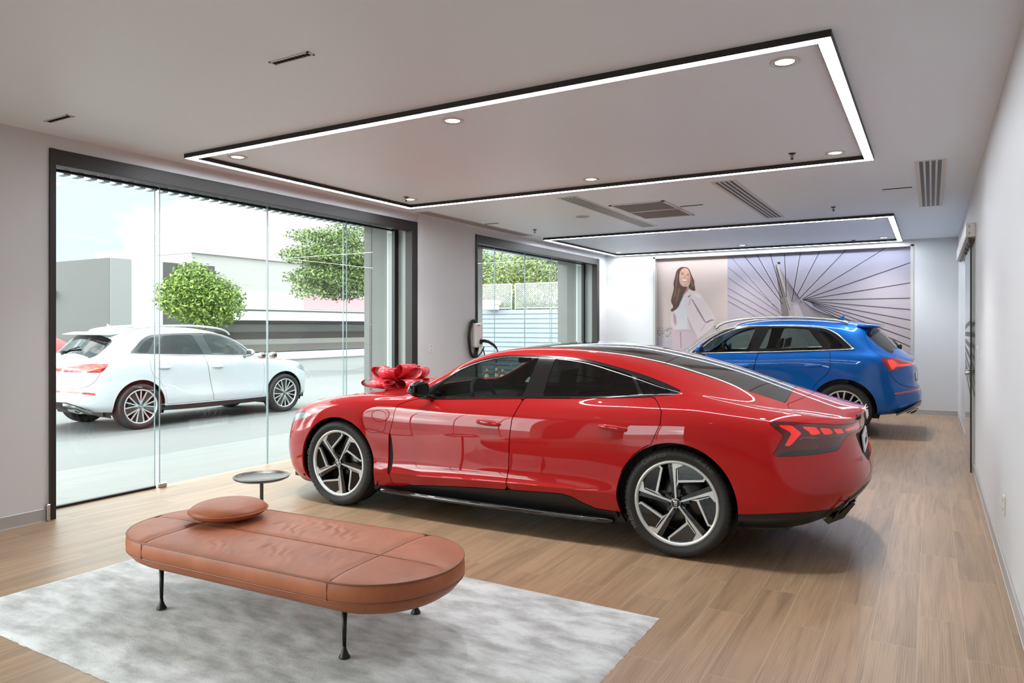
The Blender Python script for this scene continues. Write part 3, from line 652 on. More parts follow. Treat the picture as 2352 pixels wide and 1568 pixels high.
# domed top with soft quilting between the seams
def top_z(x, y):
    rad = math.hypot(max(abs(x)-HX, 0), y); e = max(0., 1 - rad/ (RR+.001)); z = .382 + .020*(1-math.exp(-e*7))
    d = min(abs(y + .02), abs(abs(x) - HX)); z -= .010*math.exp(-(d/.022)**2)
    # soft pull wrinkles in the middle of the panels
    env = math.exp(-((x-.02)/.42)**2) * (math.exp(-((y-.17)/.13)**2) + math.exp(-((y+.21)/.13)**2))
    q = x*.80 + y*.62 + .018*math.sin(x*19 + y*13) + .012*math.sin(x*41 - y*23); z += .0042*env*(math.sin(q*92 + 1.5*math.sin(y*21)) * (.55 + .45*math.sin(x*13 + y*29)))
    return z
V = []; F = []; NR = 64; n0 = 0
ring0 = []
for side in (1, -1):
    for k in range(41):
        a = (-math.pi/2 + math.pi*k/40) if side == 1 else (math.pi/2 + math.pi*k/40); ring0.append((side*HX + RR*math.cos(a), RR*math.sin(a), 0))
    for k in range(1, 120): ring0.append((side*HX*(1-2*k/120), side*RR, 0))
n0 = len(ring0)
for k in range(NR+1):
    q = 1 - (k/NR)
    for (x, y, _) in ring0:
        cx = max(-HX, min(HX, x)); xx = cx*1.0 + (x-cx)*q; yy = y*q; V.append((xx, yy, top_z(xx, yy)))
for k in range(NR):
    for j in range(n0): a = k*n0+j; c = k*n0+(j+1) % n0; F.append((a, c, c+n0, a+n0))
b = MB().mat(leather); b.add(V, F, True); b.build('top_cushion', bed)
b = MB().mat(seam)
for z, i in ((.298, -.001), (.381, -.001)): b.tube(stadium(HX, RR, i, z), .0042, 6, closed=True)
for sx in (-1, 1):
    b.tube([(sx*HX, -RR + .8*k/40, top_z(sx*HX, -RR + .8*k/40) + .0008) for k in range(1, 40)], .0022, 5)
    b.tube([(sx*HX, -RR - .0055, .30 + .078*k/6) for k in range(7)], .002, 5); b.tube([(sx*HX, RR + .0055, .30 + .078*k/6) for k in range(7)], .002, 5)
b.tube([(-HX - RR + .05 + (2*HX + 2*RR - .06)*k/80, -.02, top_z(-HX-RR+.05+(2*HX+2*RR-.06)*k/80, -.02) + .0008) for k in range(81)], .0022, 5)
b.tube([(.80, -.352, .292), (.79, -.345, .27), (.765, -.33, .245), (.72, -.30, .222)], .002, 5)
b.build('piping', bed)
for sx in (-1, 1):
    for sy in (-1, 1):
        b = MB().mat(blkmet); x, y = sx*.625, sy*.285
        b.tube([(x, y, .21), (x, y, .045)], [.0125, .0085], 12); b.rings([[(x+r_*c_[0], y+r_*c_[1], z) for c_ in [(math.cos(2*math.pi*k/16), math.sin(2*math.pi*k/16)) for k in range(16)]] for r_, z in ((.008, .06), (.010, .04), (.016, .022), (.026, .004), (.026, .0))], cap0=True, cap1=True)
        b.build('leg', bed)
# round cushion
cu = empty('cushion', (-3.52, 2.75, .4185), .2, 'small round brown leather cushion lying on the window end of the daybed', 'cushion')
b = MB().mat(leather); prof = []
N = 18
for k in range(N+1):
    a = -math.pi/2 + math.pi*k/N; r_ = .212*math.cos(a)**.55 if 0 < k < N else .0; h = .055 + .052*math.sin(a)*(1 - .15*math.cos(a)); prof.append((r_, h))
b.revolve(prof, 56); b.build('cover', cu)
b = MB().mat(leather); b.tube([(.217*math.cos(2*math.pi*k/60), .217*math.sin(2*math.pi*k/60), .055) for k in range(60)], .004, 6, closed=True); b.build('piping', cu)
# side table
st = empty('side_table', (-3.874, 3.289, .0178), 0, 'small round dark tray-top side table standing behind the daybed', 'side table'); taupe = pm('dark_taupe_metal', (88, 81, 75), .24, .4)
b = MB().mat(taupe); b.revolve([(0, .488), (.12, .488), (.155, .492), (.176, .502), (.184, .513), (.181, .515), (.172, .506), (.15, .498), (0, .497)], 64); b.build('tray_top', st)
b = MB().mat(taupe); b.revolve([(.012, .49), (.012, .012)], 18); b.build('stem', st)
b = MB().mat(taupe); b.revolve([(0, .016), (.1, .014), (.118, .008), (.12, 0), (0, 0)], 48); b.build('foot_plate', st)

# ================================================================ wall charger with coiled cable
ch = empty('ev_charger', (XL, 9.13, 1.40), 0, 'white wall-mounted vehicle charger with a coiled black cable beside the second window', 'charger')
b = MB().mat(pm('charger_white', (226, 224, 221), .35)); b.box(0, .11, -.10, .10, -.185, .185, .02); b.build('housing', ch)
b = MB().mat(pm('charger_side', (205, 203, 200), .4)); b.box(.0, .07, -.105, -.10, -.17, .17); b.build('side_cover', ch)
b = MB().mat(pm('red_print', (214, 46, 70), .5)); add_text(b, 'ABB', .035, (.1112, -.03, .15), (0, 1, 0), (0, 0, 1), .0006); b.build('logo', ch)
rub = pm('black_rubber', (20, 19, 19), .5)
b = MB().mat(rub); pts = []
for k in range(260):
    a = 2*math.pi*k/52; r_ = 1 + .02*math.sin(k*.7); pts.append((.035 + .012*((k//52) % 3), -.07 + (.115+.006*(k//52))*math.cos(a)*r_, -.05 + (.255 + .008*(k//52))*math.sin(a)*r_))
b.tube(pts, .0115, 8)
b.tube([(.05, -.02, -.28), (.06, .03, -.32), (.07, .10, -.27), (.09, .13, -.20), (.10, .14, -.18)], .010, 8); b.tube([(.09, .12, -.2), (.10, .16, -.33), (.10, .20, -.42)], .010, 8); b.build('cable', ch)
b = MB().mat(rub); b.revolve([(0, .12), (.04, .12), (.045, .10)], 20, 'x', (0, .03, -.10)); b.tube([(.11, .02, -.09), (.17, .03, -.085), (.23, .06, -.10), (.30, .10, -.15), (.335, .12, -.20)], [.024, .026, .022, .020, .016], 12)
b.tube([(.335, .12, -.20), (.35, .14, -.26), (.34, .15, -.34), (.30, .16, -.42)], .009, 8); b.build('plug', ch)
# ================================================================ car construction
def car_paint(name, col, metal=.25, rough=.32):
    m = pm(name, col, rough, metal, 1.0); p = m.node_tree.nodes['Principled BSDF']; p.inputs['Coat IOR'].default_value = 1.5; p.inputs['Specular IOR Level'].default_value = .08; p.inputs['Coat Roughness'].default_value = .006; return m
tint_f = glassm('car_glass_front', (170, 186, 180), 1.5); tint_r = glassm('car_glass_privacy', (66, 62, 60), 1.5); tint_top = glassm('car_glass_top', (40, 40, 40), 1.55)
gloss_black = pm('gloss_black', (10, 10, 10), .06, 0, 1.0); matte_black = pm('matte_black', (12, 12, 12), .7); rubber = pm('tyre_rubber', (26, 24, 23), .62, bump=(160, .15, .001))
silver = pm('machined_silver', (206, 206, 205), .34, .6); chrome = pm('chrome', (225, 225, 225), .08, 1.0); warm_chrome = pm('satin_chrome', (205, 196, 182), .22, 1.0)
interior = pm('car_interior_dark', (30, 27, 26), .6); lamp_dark = pm('tail_lamp_smoke', (74, 10, 12), .08, 0, 1.0)
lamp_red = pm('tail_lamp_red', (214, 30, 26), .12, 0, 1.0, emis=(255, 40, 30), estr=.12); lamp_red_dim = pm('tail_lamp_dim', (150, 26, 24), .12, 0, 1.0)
headglass = pm('head_lamp', (150, 156, 160), .08, .6, 1.0); plate_white = pm('plate_white', (228, 228, 228), .35); ink = pm('plate_ink', (30, 30, 32), .5)

def skin_obj(name, sk, mat, parent, both, side=1, depth=.012, off=0.0, rimmat=None):
    """both=True welds the mirrored half; side=+1 camera side, -1 far side. local = (s, -t, z)"""
    used = sorted({v for f in sk.F for v in f})
    if not used: return None
    ix = {v: i for i, v in enumerate(used)}; P = sk.V[used] + sk.N[used] * off; N = sk.N[used]
    halves = [1, -1] if both else [side]; V = []; NN = []; F = []
    mid = np.abs(sk.V[used][:, 1]) < 2e-4
    for h in halves:
        base = len(V); mp = {}
        for i in range(len(used)):
            if both and h == -1 and mid[i]: mp[i] = i; continue
            mp[i] = len(V); V.append((P[i, 0], -h * P[i, 1], P[i, 2])); NN.append((N[i, 0], -h * N[i, 1], N[i, 2]))
        for f in sk.F:
            g = [mp[ix[v]] for v in f]; F.append(g)
    Va = np.array(V); Na = np.array(NN); loopn = []; faces = []; cnt = {}
    for f in F:
        g = []
        for v in f:
            if not g or np.abs(Va[v] - Va[g[-1]]).max() > 1e-7: g.append(v)
        if len(g) > 1 and np.abs(Va[g[0]] - Va[g[-1]]).max() < 1e-7: g.pop()
        if len(g) < 3: continue
        n = np.zeros(3)
        for k in range(len(g)): n += np.cross(Va[g[k]] - Va[g[0]], Va[g[(k + 1) % len(g)]] - Va[g[0]])
        if n @ Na[g].sum(0) < 0: g = g[::-1]
        faces.append(tuple(g))
        for k in range(len(g)):
            e = (g[k], g[(k + 1) % len(g)]); cnt[tuple(sorted(e))] = cnt.get(tuple(sorted(e)), 0) + 1
    nf = len(faces); verts = list(V); rim = {}
    if depth > 0:
        for f in list(faces):
            for k in range(len(f)):
                a, b_ = f[k], f[(k + 1) % len(f)]
                if cnt[tuple(sorted((a, b_)))] == 1 and not (abs(Va[a, 1]) < 2e-4 and abs(Va[b_, 1]) < 2e-4):
                    for q in (a, b_):
                        if q not in rim:
                            p = Va[q]; n = Na[q]; rim[q] = (len(verts), len(verts) + 1); verts.append(tuple(p)); verts.append(tuple(p - n * depth))
                    faces.append((b_ if False else rim[b_][0], rim[a][0], rim[a][1], rim[b_][1]))
    me = bpy.data.meshes.new(name); me.from_pydata(verts, [], faces); me.materials.append(mat)
    if rimmat: me.materials.append(rimmat); me.polygons.foreach_set('material_index', [0] * nf + [1] * (len(faces) - nf))
    me.polygons.foreach_set('use_smooth', [True] * nf + [False] * (len(faces) - nf)); me.update()
    ln = np.zeros((len(me.loops), 3)); k = 0
    for i, f in enumerate(faces):
        for v in f:
            if i < nf: ln[k] = Na[v]
            k += 1
    me.normals_split_custom_set([tuple(x) for x in ln])
    o = bpy.data.objects.new(name, me); COL.objects.link(o); o.parent = parent; return o

def spoke_frame(phi):
    u = (math.cos(phi), math.sin(phi)); w = (math.sin(phi), -math.cos(phi))      # radial, clockwise
    return lambda r, l: (u[0]*r + w[0]*l, u[1]*r + w[1]*l)
def circ(r, n=40, a0=0., a1=2*math.pi): return [(r*math.cos(a0+(a1-a0)*k/n), r*math.sin(a0+(a1-a0)*k/n)) for k in range(n)]

def four_rings(mb, c, xdir, ydir, r, th=None):
    x = Vector(xdir).normalized(); y = Vector(ydir).normalized(); c = Vector(c); th = th or r * .13
    for k in (-1.5, -.5, .5, 1.5):
        mb.tube([tuple(c + x*(k*r*1.42 + r*math.cos(a)) + y*(r*math.sin(a))) for a in [2*math.pi*i/28 for i in range(28)]], th, 6, closed=True)

def make_wheel(style, Rt, Rr, W, phi0, lettering=None):
    """wheel with its outer face toward local -Y; returns the part object. Rt tyre radius, Rr rim radius, W width"""
    b = MB().mat(matte_black); b.revolve([(Rr-.012, W*.40), (Rr-.03, W*.2), (Rr-.045, -W*.2), (Rr-.03, -W*.40), (Rr-.012, -W*.44)], 64, 'y')
    b.revolve([(0, -W*.30), (Rr-.05, -W*.30)], 48, 'y'); o = b.build('wheel')
    # tyre
    t = MB().mat(rubber); n = 180; prof = [(Rr-.006, W*.40), (Rr+.006, W*.455), (Rr+.035, W*.50), (Rt-.035, W*.505), (Rt-.018, W*.475), (Rt-.006, W*.43), (Rt, W*.36)]
    g = .008
    for c_ in (.24, .08, -.08, -.24): prof += [(Rt, W*(c_+.035)), (Rt-g, W*(c_+.028)), (Rt-g, W*(c_-.028)), (Rt, W*(c_-.035))]
    prof += [(Rt, -W*.36), (Rt-.006, -W*.43), (Rt-.018, -W*.475), (Rt-.035, -W*.505), (Rr+.035, -W*.50), (Rr+.006, -W*.455), (Rr-.006, -W*.40)]
    rings = []
    for i in range(n):
        a = 2*math.pi*i/n; ring = []
        cutm = (i % 3 == 0)
        for (r_, h) in prof:
            rr_ = r_ - (.007 if cutm and abs(h) > W*.34 and r_ > Rt-.02 else 0); ring.append((rr_*math.cos(a), -h, rr_*math.sin(a)))
        rings.append(ring)
    rings.append(rings[0]); t.rings(rings, close_u=False, smooth=True)
    yo = -W*.5045
    if lettering:
        t.mat(pm('tyre_lettering', (92, 88, 86), .6))
        for (txt, ang, size) in lettering:
            V, F = text_mesh(txt, size, .0006, 'CENTER')
            rm_ = (Rr + Rt)/2 + .008; VV = []
            for p in V:
                a = R(ang) - p[0]/rm_; r_ = rm_ + p[1]; VV.append((r_*math.cos(a), yo - .0008 - p[2]*.5, r_*math.sin(a)))
            t.add(VV, F, False)
    t.build('tyre', o, recalc=True)
    # rim
    yf = -W*.44
    m = MB().mat(silver); m.revolve([(Rr+.004, -yf-.012), (Rr+.006, -yf+.004), (Rr-.004, -yf+.008), (Rr-.016, -yf+.003), (Rr-.018, -yf-.02)], 96, 'y')
    k_ = MB().mat(gloss_black)
    if style == 'blade':
        Ri = Rr - .014
        for k in range(5):
            f = spoke_frame(phi0 - k*2*math.pi/5); S = Ri/.262
            def Q(L): return [f(r*S, l*S) for r, l in L]
            y0, y1 = yf+.004, yf+.03
            m.plate(Q([(.03, -.006), (.12, -.0075), (.262, -.013), (.262, .001), (.262, .012), (.12, .0045), (.03, .004)]), y0, y1)
            m.plate(Q([(.262, .010), (.2555, .060), (.246, .056), (.226, .0105)]), y0, y1)
            m.plate(Q([(.098, .006), (.150, .0135), (.150, .0215), (.134, .024), (.112, .012)]), y0+.002, y1)
            m.plate(Q([(.225, .0165), (.225, .021), (.148, .0215), (.148, .0145)]), y0+.002, y1)
            m.plate(Q([(.134, .018), (.150, .018), (.158, .182), (.182, .196), (.172, .203), (.146, .190)]), y0+.002, y1)
            # ribbed panel between spoke, branch and rim
            n = 9; arc = []
            for i in range(n + 1):
                a = .085 + (.86 - .085)*i/n; arc.append((.258*math.cos(a), .258*math.sin(a)))
            k_.plate(Q([(.152, .022), (.224, .022), (.243, .055)] + arc[2:] + [(.170, .188), (.157, .180)]), y0+.010, y1)
            for i in range(11):
                r0 = .160 + i*.0085; lmax = min(math.sqrt(max(.0, .256**2 - r0**2)), .185)
                if lmax > .035: k_.plate(Q([(r0, .024), (r0+.0035, .024), (r0+.0035, lmax-.006), (r0, lmax-.006)]), y0+.007, y0+.010)
            # deep black flank on the other side of the spoke
            k_.plate(Q([(.045, -.006), (.25, -.013), (.25, -.046), (.06, -.026)]), y0+.012, y0+.05)
            k_.plate(Q([(.03, -.02), (.085, -.03), (.085, .03), (.03, .02)]), y0+.022, y0+.055)
        for k in range(5):
            f = spoke_frame(phi0 + .6 - k*2*math.pi/5); c_ = f(.056, 0); k_.mat(pm('bolt_metal', (60, 60, 60), .3, .9)); k_.revolve([(0, .005), (.009, .004), (.010, -.02)], 12, 'y', (c_[0], yf+.026, c_[1])); k_.mat(gloss_black)
    else:
        ns = 5; Ri = Rr - .012
        for k in range(ns):
            f = spoke_frame(phi0 - k*2*math.pi/ns)
            for sg in (-1, 1):
                L = [(.04, sg*.006), (.06, sg*.022), (Ri, sg*(Ri*.20)), (Ri, sg*(Ri*.20+.022)), (.055, sg*.036), (.035, sg*.02)]
                m.plate([f(r, l) for r, l in L], yf+.006, yf+.028)
            k_.plate([f(r, l) for r, l in [(.05, -.02), (Ri, -Ri*.2), (Ri, Ri*.2), (.05, .02)]], yf+.022, yf+.045)
        if style == 'multi':
            for k in range(ns):
                f = spoke_frame(phi0 + math.pi/ns - k*2*math.pi/ns); m.plate([f(r, l) for r, l in [(.05, -.008), (Ri, -.011), (Ri, .011), (.05, .008)]], yf+.008, yf+.026)
    k_.build('rim_inserts', o); m.build('rim', o)
    h = MB().mat(gloss_black); h.revolve([(0, -yf+.004), (.030, -yf+.003), (.033, -yf-.002), (.036, -yf-.03), (.06, -yf-.05)], 32, 'y')
    h.mat(chrome); h.tube([(.031*math.cos(2*math.pi*i/32), yf-.004, .031*math.sin(2*math.pi*i/32)) for i in range(32)], .0016, 6, closed=True)
    a = phi0 - math.pi/2 - .12; four_rings(h, (0, yf-.005, 0), (math.cos(a-1.57), 0, math.sin(a-1.57)), (math.cos(a), 0, math.sin(a)), .0088, .0014); h.build('hub_cap', o)
    d = MB().mat(pm('brake_disc', (80, 78, 76), .35, .9)); d.revolve([(.07, .02), (.19, .02), (.19, -.005), (.07, -.005)], 48, 'y'); d.build('brake_disc', o)
    return o

def place_wheels(car, proto, spots, phis=None):
    """spots: (s, t, z) centre; near ones keep the outer face toward the camera"""
    for i, (s, t, z) in enumerate(spots):
        o = proto if i == 0 else copy_tree(proto)
        o.parent = car; o.location = (s, -t, z); o.rotation_euler = (0, (phis[i] if phis else 0), 0 if t > 0 else math.pi)
        if t < 0: o.rotation_euler = (0, -(phis[i] if phis else 0), math.pi)

def seat(car, s, t, z, col):
    b = MB().mat(col)
    def sect(cx, cz, w, h, d, n=14): return [(cx + d*math.cos(a), -t + w*math.sin(2*math.pi*k/n)*1., cz) for k, a in enumerate([2*math.pi*k/n for k in range(n)])]
    def loop(pts, w, th):
        R_ = []
        for (x, zz, nx, nz_) in pts:
            ring = []
            for k in range(16):
                a = 2*math.pi*k/16; u = math.copysign(abs(math.cos(a))**.6, math.cos(a))*w; v = math.copysign(abs(math.sin(a))**.6, math.sin(a))*th
                ring.append((s + x + nx*v, -t + u, zz + nz_*v))
            R_.append(ring)
        b.rings(R_, cap0=True, cap1=True)
    loop([(-.30, z+.06, 0, 1), (-.28, z+.08, 0, 1), (0, z+.06, 0, 1), (.22, z+.05, 0, 1)], .24, .07)
    loop([(.16, z+.08, 1, .1), (.22, z+.25, 1, .2), (.29, z+.48, 1, .25), (.33, z+.60, 1, .3)], .22, .055)
    loop([(.335, z+.64, 1, .3), (.34, z+.67, 1, .3), (.36, z+.76, 1, .3), (.365, z+.785, 1, .3)], .12, .045)
    return b.build('seat', car)

def mirror_arm(car, s, t, z, paint_top, paint_low, sc=1.):
    for sd in (1, -1):
        b = MB().mat(paint_top)
        def blob(z0, z1, mat, k):
            b.mat(mat); R_ = []
            for q in range(9):
                a = q/8; w = .105*sc*math.sin(math.pi*(.10 + .86*a))**.45; y = -(t + .02 + .20*sc*a)*sd; c = []
                for j in range(20):
                    th = 2*math.pi*j/20; zz = math.sin(th); xx = math.cos(th)
                    x = s + (xx*.085*sc if xx < 0 else xx*.018*sc) * (w/.105/sc) - .015*a
                    hz = z + .065*sc + .068*sc*zz*(w/.105/sc)
                    hz = max(min(hz, z + z1), z + z0); c.append((x, y, hz))
                R_.append(c)
            b.rings(R_, cap0=True, cap1=True)
        blob(.035*sc, .2, paint_top, 0); blob(-.02, .035*sc, paint_low, 1)
        b.mat(paint_low); b.tube([(s+.0, -(t-.03)*sd, z-.02), (s-.005, -(t+.03)*sd, z+.0), (s-.01, -(t+.09)*sd, z+.015)], [.028*sc, .022*sc, .03*sc], 12)
        o = b.build('wing_mirror', car)
        g = MB().mat(chrome); g.add([(s+.0195*sc, -(t+.05)*sd, z+.01), (s+.0195*sc, -(t+.19*sc)*sd, z+.015), (s+.0195*sc, -(t+.19*sc)*sd, z+.105*sc), (s+.0195*sc, -(t+.05)*sd, z+.11*sc)], [(0, 1, 2, 3)], False); g.build('mirror_glass', o)

def handle(car_part, s, t, z, paint, slope=0., L=.22, sd=1):
    b = MB().mat(paint); R_ = []
    for q in range(15):
        a = q/14; x = s - L/2 + L*a; bulge = math.sin(math.pi*a)**.35; w = .006 + .016*bulge; th = .004 + .010*bulge; ring = []
        for j in range(12):
            c_ = 2*math.pi*j/12; ring.append((x, -(t + .018*bulge + th*math.cos(c_))*sd, z + slope*(a-.5) + w*math.sin(c_)))
        R_.append(ring)
    b.rings(R_, cap0=True, cap1=True)
    b.mat(gloss_black)
    return b.build('door_handle', car_part)

def liner_obj(car, base, arches, drop):
    L = base
    for c_, r_ in arches:
        d = np.hypot(L.V[:, 0]-c_[0], L.V[:, 2]-c_[1]) - r_; d = np.where(L.A > drop['av'], .05, d); L, _ = L.split(d)
    for dom, poly, vr in drop['holes']: L, _ = L.carve(dom, poly, 0, vr)
    return skin_obj('inner_shell', L, matte_black, car, True, depth=0, off=-.016)

def wheel_well(car, s, z, r, t0, t1):
    for sd in (1, -1):
        b = MB().mat(matte_black); ring0, ring1 = [], []
        for k in range(33):
            a = -.35 + (math.pi+.7)*k/32; ring0.append((s+r*math.cos(a), -t0*sd, z+r*math.sin(a))); ring1.append((s+r*math.cos(a), -t1*sd, z+r*math.sin(a)))
        b.rings([ring0, ring1], close_u=False); b.add(ring0, [tuple(range(33))], False); b.build('wheel_arch_liner', car)
# ---------------------------------------------------------------- the red coupe
def build_red():
    car = empty('car', (-4.4163, 5.4736, 0), R(2.0), 'glossy red four-door coupe with a big red bow on its bonnet, near the daybed', 'car')
    red = car_paint('red_metallic_paint', (160, 9, 12), .0, .5)
    G, par = skin(red_spec(), ds=.028); base = Skin.from_grid(G, par)
    A_F, A_R, RZ = (0.0, .36), (2.925, .362), .402
    M = base
    for c_, r_ in ((A_F, .398), (A_R, .405)):
        d = np.hypot(M.V[:, 0]-c_[0], M.V[:, 2]-c_[1]) - r_; d = np.where(M.A > 5.5, .05, d); M, _ = M.split(d)
    sp = smooth_poly
    dlo = sp([(.775, .972), (.80, .995), (1.006, 1.119), (1.171, 1.217), (1.342, 1.275), (1.515, 1.305), (1.801, 1.311), (2.172, 1.292), (2.418, 1.247), (2.659, 1.188), (2.831, 1.132), (2.925, 1.096), (2.90, 1.074), (2.75, 1.053), (2.234, 1.019), (1.741, .996), (1.0, .954), (.80, .945)], n=5, sharp=(0, 11, 17))
    M, win = M.carve('side', dlo, 0, (4.5, 8.9))
    # window openings inside the black frame
    wf = [(.86, .966), (1.0, 1.085), (1.177, 1.197), (1.357, 1.261), (1.541, 1.290), (1.722, 1.297), (1.812, 1.296), (1.740, 1.008), (1.30, .984)]
    wr = [(1.95, 1.292), (2.17, 1.275), (2.39, 1.234), (2.560, 1.190), (2.640, 1.055), (2.3, 1.034), (1.905, 1.017)]
    wq = [(2.592, 1.178), (2.70, 1.146), (2.83, 1.103), (2.862, 1.085), (2.76, 1.066), (2.672, 1.058)]
    win, g1 = win.carve('side', sp(wf, n=4, sharp=(0, 6, 7, 8)), .001); win, g2 = win.carve('side', sp(wr, n=4, sharp=(0, 3, 4, 5, 6)), .001); win, g3 = win.carve('side', sp(wq, n=4, sharp=(0, 3, 5)), .001)
    # glazing on top: screen, roof, rear screen, lower lid glass (s, v-parameter)
    def sa(M, s0, s1, a0=9.0, gap=.003, curve_=.0):
        # boundary bends forward/backward toward the centre by curve_
        bend = curve_ * np.clip((M.A - 9) / 2, 0, 1)
        sv = M.V[:, 0]; d = np.maximum(np.maximum((s0 + bend) - sv, sv - (s1 + bend)), (a0 - M.A) * .28)
        out, ins = M.split(d - gap); bend = curve_ * np.clip((ins.A - 9) / 2, 0, 1); sv = ins.V[:, 0]
        d = np.maximum(np.maximum((s0 + bend) - sv, sv - (s1 + bend)), (a0 - ins.A) * .28); _, ins = ins.split(d + gap); return out, ins
    M, screen = sa(M, .66, 1.40, 9.05, .003, -.06)
    M, glz = sa(M, 1.405, 3.56, 9.0, .0015, 0)
    def cutline(K, s0, bend, g=.0022):
        f = lambda Q: Q.V[:, 0] - s0 - bend*np.clip((Q.A-9)/2, 0, 1)
        back, fore = K.split(f(K)); _, fore = fore.split(f(fore) + g); back, _ = back.split(f(back) - g); return fore, back
    roof, rest = cutline(glz, 2.745, .05); rear, lidg = cutline(rest, 3.323, .135)
    # cowl intake
    M, cowl = sa(M, .56, .655, 8.6, .002, -.06)
    # bonnet
    hood = sp([(.58, 7.7), (.2, 7.35), (-.35, 7.2), (-.70, 7.4), (-.80, 8.2), (-.86, 9.5), (-.88, 11.3), (.48, 11.3), (.50, 9.5)], n=4, sharp=(0, 6, 7))
    dd = sdf(hood * np.array([1, .1]), M.V[:, 0], M.A * .1); M, hd = M.split(dd - .0022); dd = sdf(hood * np.array([1, .1]), hd.V[:, 0], hd.A * .1); _, hd = hd.split(dd + .0022)
    # doors
    low = [(.713, .246), (.852, .262), (1.337, .300), (1.666, .315), (2.087, .337), (2.171, .326), (2.252, .289), (2.355, .255), (2.56, .25)]
    df = [(.80, .947), (.70, .922), (.615, .888), (.594, .839), (.586, .775), (.570, .711), (.547, .641), (.542, .403), (.562, .294), (.570, .224), (.662, .226)] + low[:4] + [(1.655, .39), (1.663, .47), (1.673, .722), (1.687, .842), (1.727, .932), (1.752, .992), (1.0, .950)]
    dr = [(1.757, .996), (1.729, .932), (1.689, .842), (1.675, .722), (1.665, .47), (1.657, .39), (1.668, .317)] + low[4:] + [(2.56, .55), (2.64, .66), (2.735, .733), (2.769, .744), (2.796, .809), (2.832, .892), (2.83, .962), (2.797, 1.009), (2.75, 1.049), (2.234, 1.015)]
    M, dof = M.carve('side', np.array(df), .0028, (-1, 7)); M, dor = M.carve('side', np.array(dr), .0028, (-1, 7))
    # black sills
    sill = [(.30, .0)] + [(.30, .211), (.373, .213), (.559, .222), (.662, .226)] + low + [(2.62, .25), (2.62, 0)]
    M, sl = M.carve('side', np.array(sill), .0005, (-1, 5))
    # front fender outlet
    M, vent = M.carve('side', sp([(.548, .66), (.56, .60), (.575, .5), (.572, .40), (.556, .32), (.540, .33), (.538, .45), (.542, .58)], n=4), .0, (-1, 6))
    dof, vent2 = dof.carve('side', sp([(.552, .66), (.575, .62), (.588, .5), (.585, .40), (.565, .33), (.53, .33), (.53, .60)], n=4), .0, (-1, 6))
    # charge flap
    fl = sp([(.272, .769), (.317, .816), (.396, .833), (.489, .830), (.516, .793), (.508, .705), (.481, .665), (.373, .650), (.319, .672), (.279, .714)], n=5)
    M, flap = M.carve('side', fl, .0018, (-1, 7))
    # lamps
    tl = [(3.508, .926), (3.523, .936), (3.634, .936), (3.803, .923), (3.893, .909), (3.96, .900), (4.3, .900), (4.3, .845), (3.974, .845), (3.933, .838), (3.928, .832), (3.890, .760), (3.769, .744), (3.647, .734), (3.556, .727), (3.530, .728), (3.560, .780), (3.592, .845), (3.594, .862), (3.553, .888)]
    M, lamp = M.carve('side', np.array(tl), .001, (-1, 7.2))
    ch = []
    for q in ([(3.551, .916), (3.636, .918), (3.695, .872), (3.635, .795), (3.601, .791), (3.641, .872), (3.60, .895)], [(3.685, .912), (3.769, .905), (3.801, .866), (3.741, .858), (3.735, .88)], [(3.785, .903), (3.845, .893), (3.865, .861), (3.816, .859)], [(3.86, .890), (3.905, .884), (3.915, .857), (3.88, .857)], [(3.92, .884), (4.2, .884), (4.2, .862), (3.925, .862)]):
        lamp, c1 = lamp.carve('side', np.array(q), .0, (-1, 7.2)); ch.append(c1)
    tk = []
    for i in range(6):
        a = 3.685 + i*.027; lamp, c1 = lamp.carve('side', np.array([(a, .770), (a+.007, .770), (a+.016, .804), (a+.010, .804)]), 0, (-1, 7)); tk.append(c1)
    lamp, blk = lamp.carve('side', np.array([(3.55, .70), (3.55, .728), (3.60, .752), (3.66, .768), (3.90, .785), (3.90, .70)]), 0, (-1, 7))
    lamp, strip = lamp.carve('side', np.array([(3.655, .825), (3.70, .848), (3.80, .851), (3.98, .851), (4.2, .852), (4.2, .842), (3.98, .842), (3.80, .842), (3.70, .838)]), 0, (-1, 7))
    # plate recess at the very back
    M, rec = M.carve('end', np.array([(-.1, .832), (.46, .832), (.38, .70), (.30, .640), (-.1, .640)]), .001, (-1, 7), srange=(3.6, 9))
    # boot lid
    lid = sp([(3.57, 8.95), (3.60, 8.35), (3.68, 7.9), (3.78, 6.9), (3.90, 6.15), (4.02, 5.95), (4.2, 5.9), (4.2, 11.4), (3.68, 11.4), (3.66, 10.2)], n=3, sharp=(0, 6, 7, 8))
    dd = sdf(lid * np.array([1, .1]), M.V[:, 0], M.A * .1); M, ld = M.split(dd - .002); dd = sdf(lid * np.array([1, .1]), ld.V[:, 0], ld.A * .1); _, ld = ld.split(dd + .002)
    # lower rear and front
    M, rb = M.carve('side', np.array([(3.2, 0), (3.2, .342), (3.368, .348), (3.609, .384), (3.80, .397), (3.875, .395), (3.94, .445), (4.021, .51), (4.3, .54), (4.3, 0)]), .001, (-1, 5))
    rb, dt = rb.carve('side', np.array([(3.862, .345), (3.905, .385), (3.95, .432), (4.03, .492), (4.3, .51), (4.3, .46), (4.02, .455), (3.96, .41), (3.90, .365)]), 0, (-1, 5))
    M, fb = M.carve('side', np.array([(-1.2, 0), (-1.2, .20), (-.6, .20), (-.36, .165), (-.34, 0)]), 0, (-1, 5))
    M, hl = M.carve('side', sp([(-.86, .655), (-.74, .70), (-.56, .752), (-.40, .775), (-.30, .765), (-.36, .733), (-.52, .695), (-.70, .645), (-.86, .60)], n=4), .001, (-1, 7.2))
    M, vl = M.carve('side', np.array([(-.735, .525), (-.672, .53), (-.665, .24), (-.72, .235)]), .001, (-1, 5))
